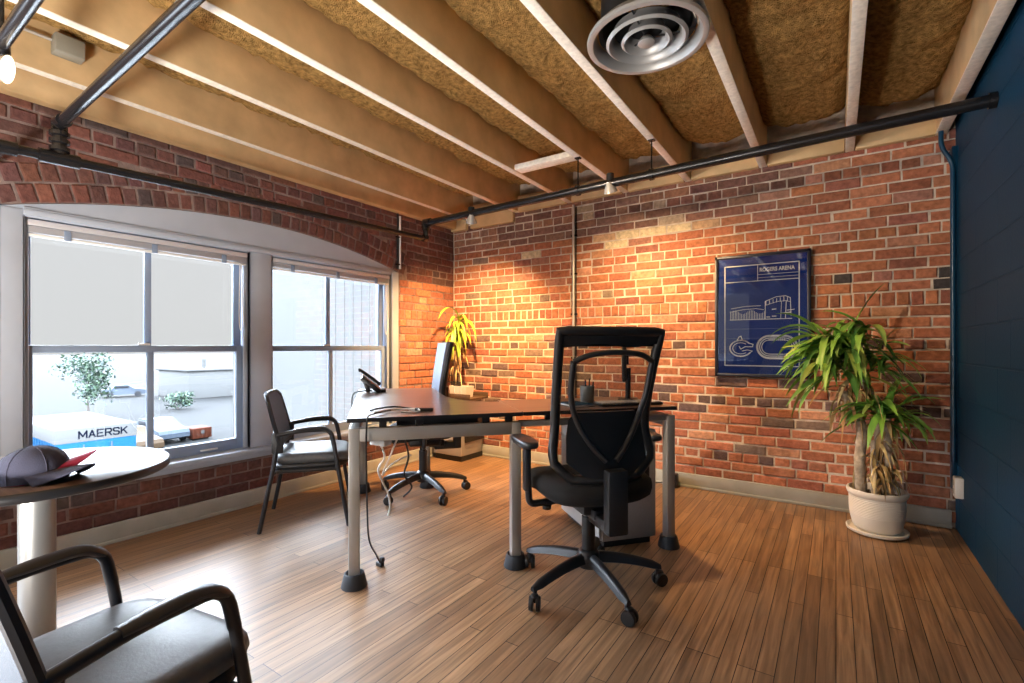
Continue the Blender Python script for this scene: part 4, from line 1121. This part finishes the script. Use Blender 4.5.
b = B(); box(b, (0, 0, .9), (6, 1.3, 1.5), .02)
for k in range(20): box(b, (-2.8 + k * .29, .66, .9), (.12, .05, 1.3))
obj('body', b, 'ext_brown', t)
b = B(); box(b, (0, 0, .08), (5.8, 1.2, .16)); obj('skid', b, 'ext_dark', t)
def make_car(x, y, rz, m, label):
    t = thing('parked_car', label, 'car', (x, y, GZ), rz, 'cars parked outside the window')
    b = B()
    sec = [(-2.05, .35, .75), (-2.0, .30, .95), (-1.2, .28, 1.0), (-.75, .28, 1.42), (.35, .28, 1.45), (1.0, .28, 1.0), (1.95, .30, .85), (2.1, .38, .65)]
    quadstrip(b, [[Vector((x_, -.85, z0_)), Vector((x_, .85, z0_)), Vector((x_, .85 if z1_ < 1.2 else .7, z1_)), Vector((x_, -.85 if z1_ < 1.2 else -.7, z1_))] for x_, z0_, z1_ in sec]); obj('body', b, m, t, 30)
    b = B(); box(b, (-.2, 0, 1.2), (1.3, 1.62, .28), .05); obj('windows', b, 'ext_dark', t)
    for wx in (-1.3, 1.3):
        for wy in (-.8, .8):
            b = B(); tube(b, [(wx, wy - .1, .32), (wx, wy + .1, .32)], .32, 16); obj('wheel', b, 'ext_dark', t)
make_car(-33.5, 10.7, .1, 'ext_tan', 'tan car parked just beyond the lettered container outside')
make_car(-36.2, 13.2, .05, 'ext_grey', 'grey car parked outside between the tan car and the rust container')
make_car(-72, 22.6, 1.3, 'ext_grey', 'distant grey car by the window bar, left of the round bush outside')
bm = B(); box(bm, (-33.0, 18.6, GZ + .3), (5.0, .25, .6)); box(bm, (-33.0, 18.6, GZ + .62), (5.1, .32, .06)); o = tag(obj('low_wall', bm, 'ext_bldg'), 'low pale wall running beside the parking lot outside', 'wall')
def tree(loc_, label, h, cr, n_, trunk_h, name='street_tree', cat='tree'):
    t = thing(name, label, cat, loc_)
    b = B()
    tube(b, spline([(0, 0, 0), (.05, .02, trunk_h * .5), (0, 0, trunk_h), (.05, .1, h * .8)], 5), [.12] * 5 + [.09] * 5 + [.05] * 6, 8)
    for k in range(9):
        a = R.uniform(0, 2 * PI); z = trunk_h + (h - trunk_h) * R.uniform(0, .6)
        tube(b, [(0, 0, z), (math.cos(a) * cr * .6, math.sin(a) * cr * .6, z + R.uniform(.2, .9))], [.04, .015], 6)
    obj('trunk', b, 'ext_trunk', t)
    b = B(); lay = b.verts.layers.float_color.new('Col')
    for k in range(n_):
        cl = k % 16; rr = random.Random(cl * 7 + int(h * 10)); a = rr.uniform(0, 2 * PI); q = rr.uniform(.2, .85)
        cc = Vector((math.cos(a) * cr * q, math.sin(a) * cr * q, trunk_h + (h - trunk_h) * rr.uniform(.1, .9)))
        p = cc + Vector((R.gauss(0, cr * .2), R.gauss(0, cr * .2), R.gauss(0, (h - trunk_h) * .10)))
        d = Vector((R.gauss(0, 1), R.gauss(0, 1), R.gauss(0, 1))).normalized(); s = d.orthogonal().normalized(); L = R.uniform(.10, .2)
        c = R.choice([(.022, .05, .024), (.035, .065, .03), (.03, .05, .045), (.05, .07, .05)])
        vs = [b.verts.new(p + d * L), b.verts.new(p + s * L * .5), b.verts.new(p - d * L), b.verts.new(p - s * L * .5)]
        for v in vs: v[lay] = (*c, 1)
        b.faces.new(vs)
    obj('foliage', b, 'ext_leaf', t, 0)
tree((-54.0, 14.4, GZ), 'young green tree on its own in the pale lot outside', 5.4, 1.9, 1500, 1.3)
tree((-53.0, 20.9, GZ), 'rounded green bush beyond the parked cars outside', 1.6, 1.5, 700, .2, 'round_bush', 'bush')
bm = B(); box(bm, (-15.2, 8, GZ + .01), (22.8, 60, .02)); struct('ground_bounce', bm, 'ext_bounce', smooth=0)  # out-of-view pale ground added to throw daylight up at the joists
# pale building across the street, seen through the corner window
t = thing('pale_building', 'pale clad building filling the view through the corner window', 'building', (-19.5, 21.5, GZ), 0)
b = B(); box(b, (-4, 0, 5.2), (8, 16, 10.4), .05)
for k in range(32): box(b, (.005, -7.75 + k * .5, 5.2), (.03, .04, 10.4))
obj('cladding', b, 'ext_bldg', t)
b = B(); box(b, (-4, 0, 10.45), (8.2, 16.2, .1), .03); obj('parapet', b, 'ext_white', t)
t = thing('distant_shed', 'faint low pale shed with a flat roof far across the lot', 'building', (-66, 30.0, GZ), 0)
b = B(); box(b, (0, 0, 1.6), (8, 9, 3.2), .05); obj('walls', b, 'ext_shed', t)
b = B(); box(b, (0, 0, 3.3), (8.5, 9.5, .2), .03); obj('roof', b, 'ext_white', t)
b = B(); box(b, (1, -1.5, 3.9), (.3, .3, 1.2)); obj('vent_stack', b, 'ext_white', t)

# ------------------------------------------------------------------ light
w = bpy.data.worlds.new('sky'); sc.world = w; w.use_nodes = True
nt = w.node_tree; n = nt.nodes; l = nt.links
bg = n['Background']
tc = n.new('ShaderNodeTexCoord'); sp = n.new('ShaderNodeSeparateXYZ'); l.new(tc.outputs['Generated'], sp.inputs[0])
SKY = 1.0
cr = n.new('ShaderNodeValToRGB'); l.new(sp.outputs['Z'], cr.inputs[0])
e = cr.color_ramp.elements
e[0].position = .0; e[0].color = (.087, .087, .0875, 1)
e[1].position = 1.0; e[1].color = (1.6, 2.0, 2.6, 1)
x = e.new(.175); x.color = (.089, .089, .09, 1)
x = e.new(.29); x.color = (4.5, 5.05, 5.8, 1)
l.new(cr.outputs[0], bg.inputs['Color']); bg.inputs['Strength'].default_value = 9.0

def spot(locn, aim, power, col, angle, blend=.5, size=.04):
    li = bpy.data.lights.new('spot_light', 'SPOT'); li.energy = power; li.color = col; li.spot_size = rad(angle); li.spot_blend = blend; li.shadow_soft_size = size
    o = bpy.data.objects.new('spot_light', li); COL.objects.link(o); o.location = locn
    o.rotation_euler = (Vector(aim) - Vector(locn)).to_track_quat('-Z', 'Y').to_euler()
WARM = (1, .62, .27)
def offs(p, a, d=.03): v = (Vector(a) - Vector(p)).normalized(); return tuple(Vector(p) + v * d)
L1, A1 = (-2.46, PY2, 2.15), (-3.15, 3.92, .45)
spot(offs(L1, A1, .05), A1, 420, (1, .57, .24), 112, 1.0)
L2, A2 = (-1.266, PY2, 2.185), (-1.25, 3.98, .5)
spot(offs(L2, A2, .05), A2, 185, WARM, 140, 1.0)
L3, A3 = (-2.32, .39, 2.055), (-.22, 3.95, 1.10)
spot(offs(L3, A3, .05), A3, 230, (1, .80, .58), 60, .8)
sun = bpy.data.lights.new('sun', 'SUN'); sun.energy = 2.5; sun.angle = rad(45); sun.color = (.84, .92, 1)
so = bpy.data.objects.new('sun', sun); COL.objects.link(so)
el, az = rad(24), rad(-30)
so.rotation_euler = Vector((math.cos(el) * math.cos(az), math.cos(el) * math.sin(az), -math.sin(el))).to_track_quat('-Z', 'Y').to_euler()
# unseen uplights added behind the camera to brighten the ceiling
def area(locn, aim, power, col, size):
    li = bpy.data.lights.new('fill_uplight', 'AREA'); li.shape = 'DISK'; li.energy = power; li.color = col; li.size = size
    o = bpy.data.objects.new('fill_uplight', li); COL.objects.link(o); o.location = locn
    o.rotation_euler = (Vector(aim) - Vector(locn)).to_track_quat('-Z', 'Y').to_euler()
area((-1.3, -.7, .45), (-1.35, -.3, 2.7), 128, (1, .93, .84), .4)
area((-2.3, -.8, .45), (-2.2, -.4, 2.7), 58, (1, .93, .84), .4)

# ------------------------------------------------------------------ camera & view
cam = bpy.data.cameras.new('camera'); cam.lens = 17.0; cam.sensor_width = 36; cam.shift_y = 5.5 / 1024; cam.clip_start = .02; cam.clip_end = 500
co = bpy.data.objects.new('camera', cam); COL.objects.link(co); co.location = (0, 0, 1.12); co.rotation_euler = (PI / 2, 0, rad(33.82))
sc.camera = co
vs = sc.view_settings; vs.view_transform = 'Standard'; vs.look = 'None'; vs.gamma = 1; vs.exposure = 0.0; vs.use_curve_mapping = False
sc.cycles.use_denoising = True; sc.cycles.max_bounces = 10; sc.cycles.diffuse_bounces = 6; sc.cycles.glossy_bounces = 4; sc.cycles.transparent_max_bounces = 12; sc.cycles.caustics_reflective = False; sc.cycles.caustics_refractive = False
sc.cycles.sample_clamp_indirect = 8
